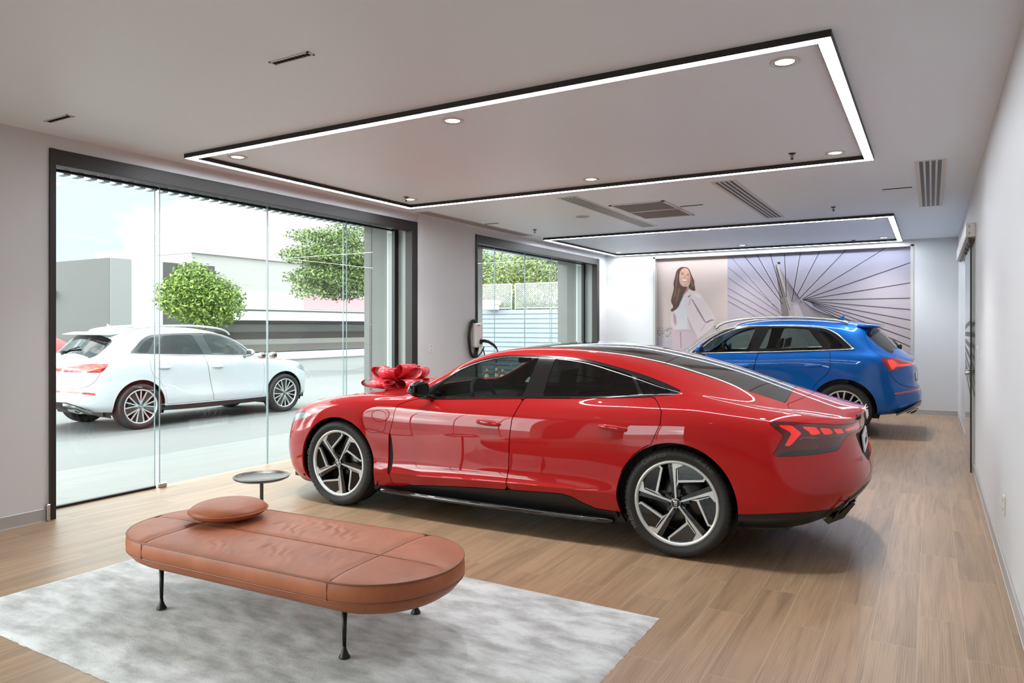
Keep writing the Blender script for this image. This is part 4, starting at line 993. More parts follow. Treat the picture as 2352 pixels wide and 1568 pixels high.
    M, gr = M.carve('end', sp([(-.1, .60), (.50, .60), (.60, .50), (.52, .30), (-.1, .27)], n=3, sharp=(0, 4)), .001, (-1, 6.5), srange=(-3, -.6))
    # bumper joint line
    def groove(M, pts, w=.0018, vr=(-1, 7)):
        P = np.array(pts); d = np.full(len(M.V), 1e9)
        for i in range(len(P)-1):
            a, b_ = P[i], P[i+1]; e = b_-a; wx, wy = M.V[:, 0]-a[0], M.V[:, 2]-a[1]; h = np.clip((wx*e[0]+wy*e[1])/(e@e), 0, 1); d = np.minimum(d, np.hypot(wx-h*e[0], wy-h*e[1]))
        d = np.where((M.A < vr[0]) | (M.A > vr[1]), .05, d); o, _ = M.split(d - w); return o
    M = groove(M, [(3.31, .569), (3.458, .603), (3.512, .703), (3.531, .727)])
    bd = skin_obj('body', M, red, car, True, depth=.018)
    skin_obj('bonnet', hd, red, car, True, depth=.012); skin_obj('boot_lid', ld, red, car, True, depth=.012)
    ts = pm('window_frame_black', (16, 15, 15), .18, 0, .6)
    for sd in (1, -1):
        skin_obj('window_surround', win, ts, car, False, sd, .012, .0008)
        for nm, dk, hs in (('front_door', dof, (1.487, .802)), ('rear_door', dor, (2.497, .836))):
            o = skin_obj(nm, dk, red, car, False, sd, .014)
            k = int(np.argmin(np.hypot(dk.V[:, 0]-hs[0], dk.V[:, 2]-hs[1]))); handle(o, hs[0], float(dk.V[k, 1])-.004, hs[1], red, -.012, .225, sd)
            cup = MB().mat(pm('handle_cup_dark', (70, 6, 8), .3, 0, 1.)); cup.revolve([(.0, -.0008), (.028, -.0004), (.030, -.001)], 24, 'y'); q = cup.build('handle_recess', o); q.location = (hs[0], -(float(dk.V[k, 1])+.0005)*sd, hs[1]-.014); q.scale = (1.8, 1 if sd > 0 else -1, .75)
            if nm == 'front_door': skin_obj('side_window', g1, tint_f, o, False, sd, 0)
            else: skin_obj('side_window', g2, tint_r, o, False, sd, 0)
        skin_obj('quarter_window', g3, tint_r, car, False, sd, 0)
        s_ = skin_obj('sill', sl, pm('sill_black', (16, 15, 15), .4), car, False, sd, .02)
        skin_obj('charge_flap', flap, red, car, False, sd, .01)
        hh = skin_obj('headlamp', hl, headglass, car, False, sd, .01, -.002); skin_obj('front_vertical_intake', vl, pm('silver_grey_trim', (150, 152, 154), .3, .8), car, False, sd, .012)
        wv = [(.545, .66), (.60, .5), (.58, .33)]
    # side blades under the doors
    for sd in (1, -1):
        b = MB().mat(gloss_black); R_ = []
        for q in range(41):
            a = q/40; x = .42 + 2.06*a; tt = .905 + .055*math.sin(math.pi*a)**.4; z = .176
            R_.append([(x, -(tt+dx)*sd, z+dz) for dx, dz in ((-.10, .005), (.0, .026), (.02, .020), (.026, .008), (.018, -.010), (-.10, -.02))])
        b.rings(R_, cap0=True, cap1=True); b.build('side_skirt', car)
    skin_obj('windscreen', screen, glassm('screen_glass', (150, 160, 158), 1.5), car, True, depth=0); skin_obj('roof_panel', roof, pm('roof_glass_black', (30, 30, 30), .06, 0, 1., spec=.8), car, True, depth=.006)
    skin_obj('rear_window', rear, pm('rear_glass_smoked', (52, 52, 50), .05, 0, 1., spec=.8), car, True, depth=.006); skin_obj('boot_window', lidg, pm('rear_glass_smoked', (52, 52, 50), .05), car, True, depth=.006)
    skin_obj('cowl_panel', cowl, matte_black, car, True, depth=.006, off=-.01)
    for nm, sk, mt in (('rear_bumper', rb, pm('bumper_black', (18, 17, 17), .35)), ('front_lip', fb, pm('bumper_black', (18, 17, 17), .35)), ('front_grille', gr, gloss_black)): skin_obj(nm, sk, mt, car, True, depth=.02)
    skin_obj('diffuser_trim', dt, pm('diffuser_grey', (96, 92, 90), .3, .5), car, True, depth=.012, off=.006)
    for sd in (1, -1):
        o = skin_obj('tail_lamp', lamp, lamp_dark, car, False, sd, .012); tag(o, 'smoked dark red tail lamp')
        for c1 in ch: skin_obj('lamp_element', c1, lamp_red, o, False, sd, .004, .0006)
        for c1 in tk: skin_obj('lamp_element', c1, lamp_red_dim, o, False, sd, .003, .0006)
        skin_obj('lamp_lower_trim', blk, gloss_black, o, False, sd, .012); skin_obj('lamp_strip', strip, pm('lamp_bar', (140, 96, 90), .2, .6), o, False, sd, .004, .003)
    # diffuser under the tail with its corner outlets
    b = MB().mat(pm('bumper_black', (18, 17, 17), .35)); R_ = []
    for q in range(25):
        t = -.80 + 1.60*q/24; k = -.16*abs(t/.80)**2.6; R_.append([(s+k*(1 if s > 3.6 else 0), -t, z) for s, z in ((3.30, .215), (3.60, .235), (3.80, .27), (3.90, .31), (3.965, .37), (4.015, .45), (3.96, .50), (3.30, .42))])
    b.rings(R_, cap0=True, cap1=True, smooth=False); b.build('diffuser', car)
    for sd in (1, -1):
        b = MB().mat(gloss_black)
        for t in (.50, .60, .70): b.plate([(3.83, .285), (3.92, .335), (3.985, .43), (3.97, .44), (3.90, .36), (3.80, .31)], -t*sd-.006, -t*sd+.006)
        b.tube([(3.90, -.44*sd, .335), (3.955, -.47*sd, .42), (3.93, -.72*sd, .42), (3.86, -.74*sd, .335)], .008, 6, closed=True); b.build('diffuser_fin', car)
    # recess and plate
    b = MB().mat(gloss_black); b.add([(3.955, .44, .84), (3.955, -.44, .84), (3.975, -.30, .63), (3.975, .30, .63)], [(0, 1, 2, 3)], False); b.build('plate_recess', car)
    p = MB().mat(plate_white); p.M = Matrix.Translation((4.012, 0, .742)) @ Matrix.Rotation(R(-7), 4, 'Y'); p.box(-.006, .006, -.26, .26, -.06, .06, .003)
    p.mat(ink); add_text(p, 'e-tron GT', .075, (.0068, 0, -.002), (0, 1, 0), (0, 0, 1), .0006); p.build('number_plate', car)
    p = MB().mat(plate_white); p.box(-.955, -.945, -.26, .26, .355, .47, .003); p.mat(ink); add_text(p, 'e-tron GT', .08, (-.9558, 0, .412), (0, -1, 0), (0, 0, 1), .0006); p.build('number_plate', car)
    b = MB().mat(chrome); four_rings(b, (-.952, 0, .53), (0, 1, 0), (0, 0, 1), .05); b.build('emblem', car)
    b = MB().mat(chrome); four_rings(b, (4.022, 0, .935), (0, 1, 0), (-.15, 0, 1), .04); b.build('emblem', car)
    b = MB().mat(chrome); add_text(b, 'quattro', .045, (4.022, .38, .69), (0.12, 1, 0), (0, 0, 1), .0012); b.build('badge', car)
    b = MB().mat(chrome); add_text(b, 'e-tron', .05, (4.010, -.45, .68), (-.12, 1, 0), (0, 0, 1), .0012); b.build('badge', car)
    # bow-side antenna fin omitted; wipers at the cowl
    liner_obj(car, base, ((A_F, .398), (A_R, .405)), dict(av=5.5, holes=[('side', dlo, (4.5, 8.9))])) if False else None
    L = base
    for c_, r_ in ((A_F, .41), (A_R, .417)):
        d = np.hypot(L.V[:, 0]-c_[0], L.V[:, 2]-c_[1]) - r_; d = np.where(L.A > 5.5, .05, d); L, _ = L.split(d)
    L, _ = L.carve('side', dlo, 0, (4.5, 8.9)); L, _ = sa(L, .66, 2.6, 9.0, .001)
    skin_obj('inner_shell', L, matte_black, car, True, depth=0, off=-.018)
    # cabin interior
    b = MB().mat(interior); b.box(.55, 3.3, -.80, .80, .20, .32); b.box(.55, .95, -.80, .80, .32, .90, .05); b.box(2.70, 3.2, -.80, .80, .3, .98, .05); b.box(1.1, 2.3, -.12, .12, .3, .62, .04)
    for sd in (1, -1): b.box(.95, 2.75, sd*.80 - .03, sd*.80 + .03, .3, .97, .02)
    b.box(-.72, 3.25, -.72, .72, .15, .21); b.build('cabin_tub', car)
    for (s, t) in ((1.55, .38), (1.55, -.38), (2.42, .38), (2.42, -.38)): seat(car, s, t, .40, interior)
    b = MB().mat(pm('steering_rim', (44, 40, 39), .5)); c_ = Vector((1.13, -.38, .92)); ax = Vector((.90, 0, .42)).normalized(); u = Vector((0, 1, 0)); w = ax.cross(u)
    b.tube([tuple(c_ + (u*math.cos(a) + w*math.sin(a))*.180) for a in [2*math.pi*k/36 for k in range(36)]], .017, 8, closed=True)
    b.tube([tuple(c_ - u*.17), tuple(c_ + u*.17)], .02, 8); b.tube([tuple(c_), tuple(c_ - w*.17)], .018, 8); b.tube([tuple(c_ - ax*.25), tuple(c_ + ax*.0)], .05, 10); b.build('steering_wheel', car)
    b = MB().mat(interior); b.box(1.30, 1.33, -.11, .11, 1.215, 1.275, .01); b.build('rear_view_mirror', car)
    mirror_arm(car, .93, .915, .975, gloss_black, gloss_black, 1.0)
    wheel_well(car, A_F[0], A_F[1], .43, .45, .93); wheel_well(car, A_R[0], A_R[1], .43, .45, .94)
    w = make_wheel('blade', .363, .278, .245, 0.0, [('Cinturato', 24, .045), ('245/45 R20', -38, .03), ('PIRELLI', 112, .04)])
    place_wheels(car, w, [(0, .832, .363), (2.925, .835, .363), (0, -.832, .363), (2.925, -.835, .363)], [-R(132), -R(93), -R(132), -R(93)])
    return car, base
redcar, redbase = build_red()

# ---------------------------------------------------------------- gift bow on the bonnet
def make_bow():
    c = Vector((-4.4163, 5.4736, 0)); ca, sa_ = math.cos(R(2)), math.sin(R(2))
    rib = pm('red_satin_ribbon', (206, 46, 58), .32, .0, .25)
    bow = empty('gift_bow', (-4.38, 5.36, 1.0), R(2), 'oversized glossy red ribbon bow sitting on the bonnet of the red car', 'bow')
    def loop(az, elev, L, w, rad, tw=0.):
        L, w, rad = L*1.15, w*1.12, rad*1.1
        b = MB().mat(rib); d = Vector((math.cos(az)*math.cos(elev), math.sin(az)*math.cos(elev), math.sin(elev))); side = Vector((-math.sin(az), math.cos(az), 0)); side = (side*math.cos(tw) + d.cross(side)*math.sin(tw)).normalized(); up = d.cross(side)*-1
        if up.z < 0: up = -up
        P = []
        n = 28
        for k in range(n+1):
            q = k/n; a = 2*math.pi*q; x = L*(.5 - .5*math.cos(a)); y = rad*math.sin(a)*(.35 + .65*(.5 - .5*math.cos(a))); P.append(d*x + up*(y))
        V = []; F = []
        for k, p in enumerate(P):
            ww = w*(.62 + .38*min(1, (p.length/L)*2.2))
            V += [tuple(p - side*ww/2), tuple(p + side*ww/2)]
        for k in range(n): F.append((2*k, 2*k+1, 2*k+3, 2*k+2))
        b.add(V, F, True); o = b.build('loop', bow, recalc=False)
        s_ = o.modifiers.new('thick', 'SOLIDIFY'); s_.thickness = .0015
        return o
    for k in range(6): loop(2*math.pi*k/6 + .5, .0, .31, .15, .052)
    for k in range(4): loop(2*math.pi*k/4 + .15, .36, .25, .15, .062).location = (0, 0, .02)
    loop(-.35, .6, .20, .15, .06).location = (-.02, 0, .03)
    b = MB().mat(rib)
    # long ribbon tail laid over the bonnet to the nose and beyond
    pts = []
    for k in range(31):
        q = k/30; s = -.0 - 1.12*q; z = float(curve([(-1.2, .80), (-1.08, .775), (-1.0, .765), (-.93, .762), (-.80, .752), (-.6, .835), (-.3, .92), (0, .97)], [s])[0]) + .006; pts.append((s + .12, z))
    V = []; F = []
    for k, (s, z) in enumerate(pts): V += [(s, -.055, z - .993), (s, .055, z - .993)]
    for k in range(30): F.append((2*k, 2*k+1, 2*k+3, 2*k+2))
    b.add(V, F, True); o = b.build('ribbon_tail', bow, recalc=False); o.modifiers.new('thick', 'SOLIDIFY').thickness = .0015
    return bow
make_bow()
# ---------------------------------------------------------------- the two sport utility vehicles share one table of sections
def suv_spec(big=False):
    fs = (lambda s: s*1.064 if 0 <= s <= 2.82 else (3.0 + (s-2.82)*1.13 if s > 2.82 else s*1.0)) if big else (lambda s: s)
    kz, kt = (1.048, 1.035) if big else (1, 1)
    def C(tab, k=1.): return [(fs(s), v*k) for s, v in tab]
    zc = [(-.9,.82),(-.8,.90),(-.5,.985),(0,1.035),(.35,1.07),(.5,1.09),(.7,1.225),(1.0,1.425),(1.3,1.565),(1.6,1.632),(2.1,1.655),(2.6,1.635),(3.05,1.585),(3.18,1.545),(3.27,1.47),(3.4,1.33),(3.52,1.205),(3.62,1.13),(3.72,1.06)]
    z9 = [(-.9,.80),(-.8,.88),(-.5,.965),(0,1.02),(.35,1.045),(.5,1.07),(.72,1.225),(1.0,1.415),(1.3,1.545),(1.6,1.60),(2.1,1.622),(2.6,1.60),(2.9,1.56),(3.03,1.51),(3.15,1.40),(3.33,1.215),(3.5,1.14),(3.62,1.09),(3.72,1.04)]
    z8 = [(-.9,.78),(-.8,.87),(-.5,.955),(0,1.02),(.35,1.045),(.5,1.06),(.72,1.19),(.95,1.35),(1.3,1.50),(1.6,1.545),(2.1,1.545),(2.6,1.525),(2.85,1.47),(3.0,1.38),(3.15,1.26),(3.33,1.16),(3.5,1.10),(3.72,1.02)]
    z6 = [(-.9,.75),(-.6,.88),(-.3,.97),(0,1.005),(.5,1.03),(.87,1.10),(2.14,1.15),(2.9,1.175),(3.3,1.12),(3.72,.99)]
    z5 = [(-.9,.66),(0,.93),(.5,.98),(1.5,1.02),(2.54,1.075),(3.1,1.05),(3.72,.92)]
    def mid(a, b, k=.5):
        S = np.linspace(-.9, 3.72, 61); return list(zip(S, curve(a, S)*(1-k) + curve(b, S)*k))
    def midt(a, b, d): 
        S = np.linspace(-.9, 3.72, 61); return list(zip(S, curve(a, S)*.5 + curve(b, S)*.5 + d))
    t6 = [(-.9,.84),(0,.86),(.5,.865),(1,.855),(2,.85),(2.7,.86),(3.2,.84),(3.72,.80)]
    t8 = [(-.9,.62),(.4,.68),(.6,.76),(.9,.725),(1.4,.685),(2.2,.68),(2.8,.70),(3.2,.73),(3.72,.70)]
    t9 = [(-.9,.50),(.4,.58),(.6,.68),(.9,.64),(1.4,.58),(2.2,.57),(2.8,.58),(3.2,.62),(3.72,.62)]
    rows = [dict(z=[(-.9,.24),(0,.26),(.6,.25),(2.3,.26),(3.2,.31),(3.72,.36)], t=[(-.9,.80),(0,.86),(3,.87),(3.72,.80)], f=-.76, r=3.62),
        dict(z=[(-.9,.31),(0,.33),(.6,.33),(2.3,.34),(3.2,.38),(3.72,.42)], t=[(-.9,.86),(-.3,.915),(.6,.90),(2.2,.90),(2.8,.925),(3.72,.86)], f=-.83, r=3.75),
        dict(z=[(-.9,.40),(0,.43),(.6,.45),(2.3,.47),(3.2,.47),(3.72,.50)], t=[(-.9,.88),(-.3,.93),(.6,.925),(2.2,.925),(2.8,.935),(3.72,.88)], f=-.86, r=3.785),
        dict(z=[(-.9,.50),(0,.57),(.6,.58),(2.3,.60),(3.2,.60),(3.72,.63)], t=[(-.9,.89),(-.3,.93),(.6,.905),(2.2,.91),(2.8,.94),(3.72,.89)], f=-.875, r=3.78),
        dict(z=[(-.9,.58),(0,.76),(.6,.80),(2.3,.84),(3.2,.80),(3.72,.76)], t=[(-.9,.88),(-.2,.925),(.6,.915),(2.2,.92),(2.8,.94),(3.72,.87)], f=-.88, r=3.71),
        dict(z=z5, t=[(-.9,.86),(0,.915),(.6,.92),(2.2,.925),(2.8,.93),(3.3,.905),(3.72,.83)], f=-.88, r=3.71),
        dict(z=z6, t=t6, f=-.875, r=3.70), dict(z=mid(z6, z8), t=midt(t6, t8, .012), f=-.865, r=3.695),
        dict(z=z8, t=t8, f=-.85, r=3.69), dict(z=z9, t=t9, f=-.83, r=3.69),
        dict(z=mid(z9, zc, .75), t=[(-.9,.27),(0,.3),(.6,.36),(3.72,.32)], f=-.82, r=3.70), dict(z=zc, t=[(0, 0)], f=-.82, r=3.70)]
    out = []
    for r in rows: out.append(dict(z=C(r['z'], kz), t=C(r['t'], kt), f=fs(r['f']), r=fs(r['r'])))
    return dict(s0=fs(-.875), s1=fs(3.72), LF=.7, LR=.62, pF=(3.0, 2.8), pR=(3.2, 3.2), rows=out, vside=6, per=[3, 4, 5, 6, 7, 6, 6, 7, 5, 5, 5], corr=.85,
                bumps=[(0, .55, .44, .36, .018), (fs(2.82), .57, .46, .38, .016)]), fs, kz

def build_suv(big, loc, rot, paint, label, name, wheel_style):
    spec, fs, kz = suv_spec(big); G, par = skin(spec, ds=.04); base = Skin.from_grid(G, par)
    car = empty(name, loc, rot, label, 'car'); sp = smooth_poly
    rw, rt_ = (.385, .40) if big else (.370, .385); A_F, A_R = (0, rw), (fs(2.82), rw + .005); ra = .445 if big else .425
    def F2(L): return [(fs(a), b_*kz) for a, b_ in L]
    M = base
    for c_ in (A_F, A_R):
        d = np.hypot(M.V[:, 0]-c_[0], M.V[:, 2]-c_[1]) - ra; d = np.where(M.A > 5.6, .05, d); M, _ = M.split(d)
    dlo = F2([(.52,1.115),(.60,1.185),(.82,1.345),(1.08,1.472),(1.33,1.525),(1.57,1.54),(1.76,1.542),(2.12,1.538),(2.4,1.526),(2.58,1.50),(2.72,1.43),(2.83,1.335),(2.925,1.235),(2.88,1.212),(2.14,1.172),(.87,1.12)])
    P = sp(dlo, n=4, sharp=(0, 15)); M, win = M.carve('side', P, 0, (4.8, 8.95))
    wf = F2([(.80,1.145),(.86,1.30),(1.08,1.425),(1.33,1.49),(1.55,1.51),(1.60,1.505),(1.49,1.168)]); wr = F2([(1.80,1.51),(2.12,1.508),(2.34,1.492),(2.56,1.212),(2.3,1.20),(1.66,1.172)])
    wq = F2([(2.47,1.482),(2.60,1.44),(2.72,1.35),(2.82,1.25),(2.80,1.235),(2.66,1.225)])
    win, g1 = win.carve('side', sp(wf, n=3, sharp=(0, 5, 6)), .001); win, g2 = win.carve('side', sp(wr, n=3, sharp=(0, 2, 3, 5)), .001); win, g3 = win.carve('side', sp(wq, n=3, sharp=(0, 3, 5)), .001)
    def sa(M, s0, s1, a0, gap=.002, bend=0.):
        def fld(K): bb = bend*np.clip((K.A-9)/2, 0, 1); return np.maximum(np.maximum(fs(s0)+bb-K.V[:, 0], K.V[:, 0]-fs(s1)-bb), (a0-K.A)*.28)
        o, i = M.split(fld(M)-gap); _, i = i.split(fld(i)+gap); return o, i
    M, screen = sa(M, .60, 1.22, 9.05, .003, -.06); M, roof = sa(M, 1.30, 2.60, 9.6, .002); M, rear = sa(M, 3.10, 3.42, 8.75, .003, .10)
    low = [(.42,.30),(.9,.33),(1.5,.34),(2.1,.35),(2.40,.36)]
    df = F2([(.60,1.095),(.50,1.04),(.47,.90),(.46,.60),(.50,.36),(.9,.345),(1.5,.355),(1.545,.60),(1.60,.86),(1.655,1.10),(1.67,1.148),(.87,1.112)])
    dr = F2([(1.675,1.15),(1.66,1.10),(1.605,.86),(1.55,.60),(1.505,.355),(2.1,.36),(2.36,.365),(2.41,.62),(2.50,.76),(2.62,.86),(2.655,.95),(2.66,1.10),(2.635,1.193),(2.14,1.163)])
    M, dof = M.carve('side', np.array(df), .0028, (-1, 7)); M, dor = M.carve('side', np.array(dr), .0028, (-1, 7))
    M, lamp = M.carve('side', np.array(F2([(3.275,1.095),(3.61,1.098),(3.9,1.08),(3.9,1.02),(3.60,.985),(3.50,.955),(3.395,.915)])) if not big else np.array([(3.50,1.12),(3.80,1.13),(4.3,1.10),(4.3,.99),(3.95,1.0),(3.62,.985)]), .001, (-1, 7.4))
    lamp, in1 = lamp.carve('side', np.array(F2([(3.36,1.075),(3.43,1.075),(3.50,1.015),(3.8,1.02),(3.8,.995),(3.60,.99),(3.47,.985),(3.44,.945),(3.42,.94)])) if not big else np.array([(3.56,1.10),(3.78,1.11),(4.2,1.08),(4.2,1.02),(3.9,1.03),(3.65,1.01)]), 0, (-1, 7.4))
    M, refl = M.carve('side', np.array(F2([(3.43,.626),(3.60,.655),(3.9,.69),(3.9,.665),(3.60,.625),(3.44,.600)])), .001, (-1, 5))
    M, cl = M.carve('side', np.array(F2([(-1.2,0),(-1.2,.34),(-.45,.34),(-.40,0)])), .001, (-1, 5))
    M, sl = M.carve('side', np.array(F2([(.38,0),(.38,.33),(.9,.325),(1.5,.33),(2.1,.335),(2.44,.345),(2.46,0)])), .001, (-1, 5))
    M, rb = M.carve('side', np.array(F2([(3.47,0),(3.47,.33),(3.56,.40),(3.68,.47),(3.72,.50),(4.0,.50),(4.0,0)])), .001, (-1, 5))
    M, hl = M.carve('side', sp(F2([(-.86,.80),(-.62,.90),(-.38,.915),(-.30,.88),(-.45,.80),(-.80,.72)]), n=3), .001, (-1, 7))
    M, gr = M.carve('end', sp([(-.1,.85*kz),(.50,.83*kz),(.58,.70*kz),(.45,.42*kz),(-.1,.40*kz)], n=3, sharp=(0, 4)), .001, (-1, 7), srange=(-3, -.6))
    lid = sp([(fs(3.08),8.45),(fs(3.20),7.2),(fs(3.30),5.9),(fs(3.40),4.5),(fs(3.55),3.7),(fs(3.8),3.4),(fs(3.9),11.5),(fs(3.10),11.5)], n=3, sharp=(0, 5, 6, 7))
    dd = sdf(lid*np.array([1, .1]), M.V[:, 0], M.A*.1); M, ld = M.split(dd-.002); dd = sdf(lid*np.array([1, .1]), ld.V[:, 0], ld.A*.1); _, ld = ld.split(dd+.002)
    hood = sp([(fs(.50), 8.2), (fs(.3), 7.2), (fs(-.35), 7.0), (fs(-.68), 7.4), (fs(-.78), 8.6), (fs(-.82), 11.4), (fs(.44), 11.4)], n=4, sharp=(0, 5, 6))
    dd = sdf(hood*np.array([1, .1]), M.V[:, 0], M.A*.1); M, hd = M.split(dd-.0022); dd = sdf(hood*np.array([1, .1]), hd.V[:, 0], hd.A*.1); _, hd = hd.split(dd+.0022)
    skin_obj('body', M, paint, car, True, depth=.018); skin_obj('bonnet', hd, paint, car, True, depth=.012); skin_obj('tailgate', ld, paint, car, True, depth=.012)
    ts = pm('window_frame_black', (16, 15, 15), .18, 0, .6)
    for sd in (1, -1):
        skin_obj('window_surround', win, ts, car, False, sd, .012, .0008)
        for nm, dk, hs, gl, tn in (('front_door', dof, (1.44, .945), g1, tint_f), ('rear_door', dor, (2.43, .975), g2, tint_f if not big else tint_r)):
            o = skin_obj(nm, dk, paint, car, False, sd, .014); h = (fs(hs[0]), hs[1]*kz)
            k = int(np.argmin(np.hypot(dk.V[:, 0]-h[0], dk.V[:, 2]-h[1]))); handle(o, h[0], float(dk.V[k, 1])+.004, h[1], paint, .008, .23, sd); skin_obj('side_window', gl, tn, o, False, sd, 0)
        skin_obj('quarter_window', g3, tint_r, car, False, sd, 0)
        skin_obj('sill', sl, pm('bumper_black', (18, 17, 17), .35), car, False, sd, .02)
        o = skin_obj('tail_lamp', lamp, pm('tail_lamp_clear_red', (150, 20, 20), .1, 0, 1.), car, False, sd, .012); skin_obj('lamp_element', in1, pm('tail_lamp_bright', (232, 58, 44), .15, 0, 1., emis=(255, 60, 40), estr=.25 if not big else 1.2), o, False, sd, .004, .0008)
        skin_obj('rear_reflector', refl, pm('reflector_red', (196, 52, 40), .15, 0, 1.), car, False, sd, .008); skin_obj('headlamp', hl, headglass, car, False, sd, .01)
        # chrome strip round the windows, drawn along the DLO outline
        b = MB().mat(warm_chrome if not big else paint); pts = []
        for q in P[::1]:
            msk = (base.A > 5.2) & (base.A < 9.2); i = np.argmin(np.hypot(base.V[:, 0]-q[0], base.V[:, 2]-q[1]) + (~msk)*9); pts.append((float(q[0]), -(float(base.V[i, 1])+.002)*sd, float(q[1])))
        sm = []
        for i in range(len(pts)): sm.append((pts[i][0], sum(pts[(i+j) % len(pts)][1] for j in (-2, -1, 0, 1, 2))/5, pts[i][2]))
        b.tube(sm, .0085, 6, closed=True); b.build('window_trim', car)
        b = MB().mat(warm_chrome if not big else silver); rp = [(.98,1.50),(1.08,1.575),(1.3,1.63),(1.7,1.665),(2.2,1.665),(2.6,1.635),(2.80,1.60),(2.86,1.575)]
        b.tube([(fs(s), -.60*sd*(1.03 if big else 1), z*kz) for s, z in [tuple(p) for p in sp(rp, closed=False, n=4)]], .017, 8); b.build('roof_rail', car)
        # bright skid corner of the rear bumper
        b = MB().mat(pm('silver_trim', (190, 186, 180), .28, .8))
        x0 = fs(3.47); x1 = fs(3.76)
        R_ = []
        for q in range(9):
            a = q/8; R_.append([(x0+(x1-x0)*a, -(.86-.10*a*a)*sd, .315*kz+.15*a), (x0+(x1-x0)*a+.01, -(.88-.10*a*a)*sd, .335*kz+.165*a), (x0+(x1-x0)*a, -(.60)*sd, .335*kz+.165*a), (x0+(x1-x0)*a, -(.60)*sd, .315*kz+.14*a)])
        b.rings(R_, cap0=True, cap1=True, smooth=False); b.build('skid_trim', car)
        b = MB().mat(chrome); b.plate([(fs(3.60), .355), (fs(3.70), .42), (fs(3.74), .43), (fs(3.71), .38), (fs(3.64), .345)], -.78*sd-.09, -.78*sd+.09); b.mat(matte_black); b.plate([(fs(3.63), .365), (fs(3.70), .41), (fs(3.725), .415), (fs(3.70), .38), (fs(3.655), .36)], -.78*sd-.093, -.78*sd+.093); b.build('exhaust_trim', car)
    for nm, sk, mt in (('rear_bumper', rb, pm('bumper_black', (18, 17, 17), .35)), ('front_lip', cl, pm('bumper_black', (18, 17, 17), .35)), ('front_grille', gr, gloss_black)): skin_obj(nm, sk, mt, car, True, depth=.02)
    skin_obj('windscreen', screen, glassm('screen_glass', (190, 200, 196), 1.5), car, True, depth=0); skin_obj('roof_panel', roof, pm('roof_glass_black', (30, 30, 30), .06, 0, 1., spec=.8), car, True, depth=.006)
    skin_obj('rear_window', rear, glassm('car_glass_rear', (120, 124, 120), 1.6), car, True, depth=0)
    # roof spoiler
    b = MB().mat(paint); R_ = []
    for q in range(21):
        t = (-.60 + 1.20*q/20)*(1.03 if big else 1); e = 1 - abs(2*q/20-1)**4; R_.append([(fs(2.98), -t, 1.565*kz), (fs(3.12)+.02*e, -t, 1.562*kz+.012*e), (fs(3.26)+.03*e, -t, 1.532*kz+.006*e), (fs(3.26)+.03*e, -t, 1.52*kz), (fs(3.10), -t, 1.51*kz), (fs(2.98), -t, 1.53*kz)])
    b.rings(R_, cap0=True, cap1=True); b.build('roof_spoiler', car)
    b = MB().mat(matte_black); x = fs(3.44); b.tube([(fs(3.49), 0, 1.235*kz), (fs(3.45), .12, 1.29*kz), (fs(3.41), .30, 1.33*kz)], .012, 8); b.box(fs(3.47), fs(3.53), -.03, .03, 1.20*kz, 1.27*kz, .01); b.build('rear_wiper', car)
    b = MB().mat(paint); b.plate([(2.62, 1.62), (2.70, 1.655), (2.755, 1.70), (2.765, 1.70), (2.76, 1.62)] if not big else [(2.9, 1.71), (2.99, 1.74), (3.05, 1.78), (3.06, 1.70)], -.012, .012); b.build('antenna_fin', car)
    zz = .90*kz
    b = MB().mat(chrome); four_rings(b, (fs(3.722), 0, zz+.02), (0, 1, 0), (-.1, 0, 1), .042); b.build('emblem', car)
    if not big:
        b = MB().mat(chrome); add_text(b, 'Q5', .075, (3.695, -.52, .83), (-.25, 1, 0), (-.1, 0, 1), .0012); b.build('badge', car)
    b = MB().mat(plate_white); b.box(fs(3.725), fs(3.735), -.26, .26, .76*kz, .87*kz, .003); b.build('number_plate', car)
    # shell behind the panels and cabin
    L = base
    for c_ in (A_F, A_R):
        d = np.hypot(L.V[:, 0]-c_[0], L.V[:, 2]-c_[1]) - (ra+.012); d = np.where(L.A > 5.6, .05, d); L, _ = L.split(d)
    L, _ = L.carve('side', P, 0, (4.8, 8.95)); L, _ = sa(L, .60, 1.22, 9.05, .001, -.06); L, _ = sa(L, 3.10, 3.42, 8.75, .001, .1)
    skin_obj('inner_shell', L, matte_black, car, True, depth=0, off=-.02)
    b = MB().mat(interior); a_, c2 = fs(.45), fs(3.2); b.box(a_, c2, -.76, .76, .28, .42); b.box(a_, fs(.85), -.76, .76, .42, 1.05, .05); b.box(fs(2.75), c2, -.74, .74, .4, .95, .04)
    for sd in (1, -1): b.box(fs(.8), fs(2.9), sd*.80-.03, sd*.80+.03, .4, 1.10, .02)
    b.box(fs(-.7), fs(3.25), -.70, .70, .25, .32); b.build('cabin_tub', car)
    sc_ = pm('seat_grey', (84, 84, 80), .6)
    for (s, t) in ((1.55, .40), (1.55, -.40), (2.42, .40), (2.42, -.40)): seat(car, fs(s), t, .56, sc_)
    b = MB().mat(interior); c_ = Vector((fs(1.13), -.38, 1.10)); ax = Vector((.90, 0, .42)).normalized(); u = Vector((0, 1, 0)); w = ax.cross(u)
    b.tube([tuple(c_ + (u*math.cos(a) + w*math.sin(a))*.185) for a in [2*math.pi*k/30 for k in range(30)]], .016, 8, closed=True); b.tube([tuple(c_-u*.17), tuple(c_+u*.17)], .02, 8); b.build('steering_wheel', car)
    mirror_arm(car, fs(.86), .90*(1.03 if big else 1), 1.115*kz, paint, pm('silver_grey_trim', (150, 152, 154), .3, .8), 1.0)
    wheel_well(car, A_F[0], A_F[1], ra+.03, .45, .89); wheel_well(car, A_R[0], A_R[1], ra+.03, .45, .89)
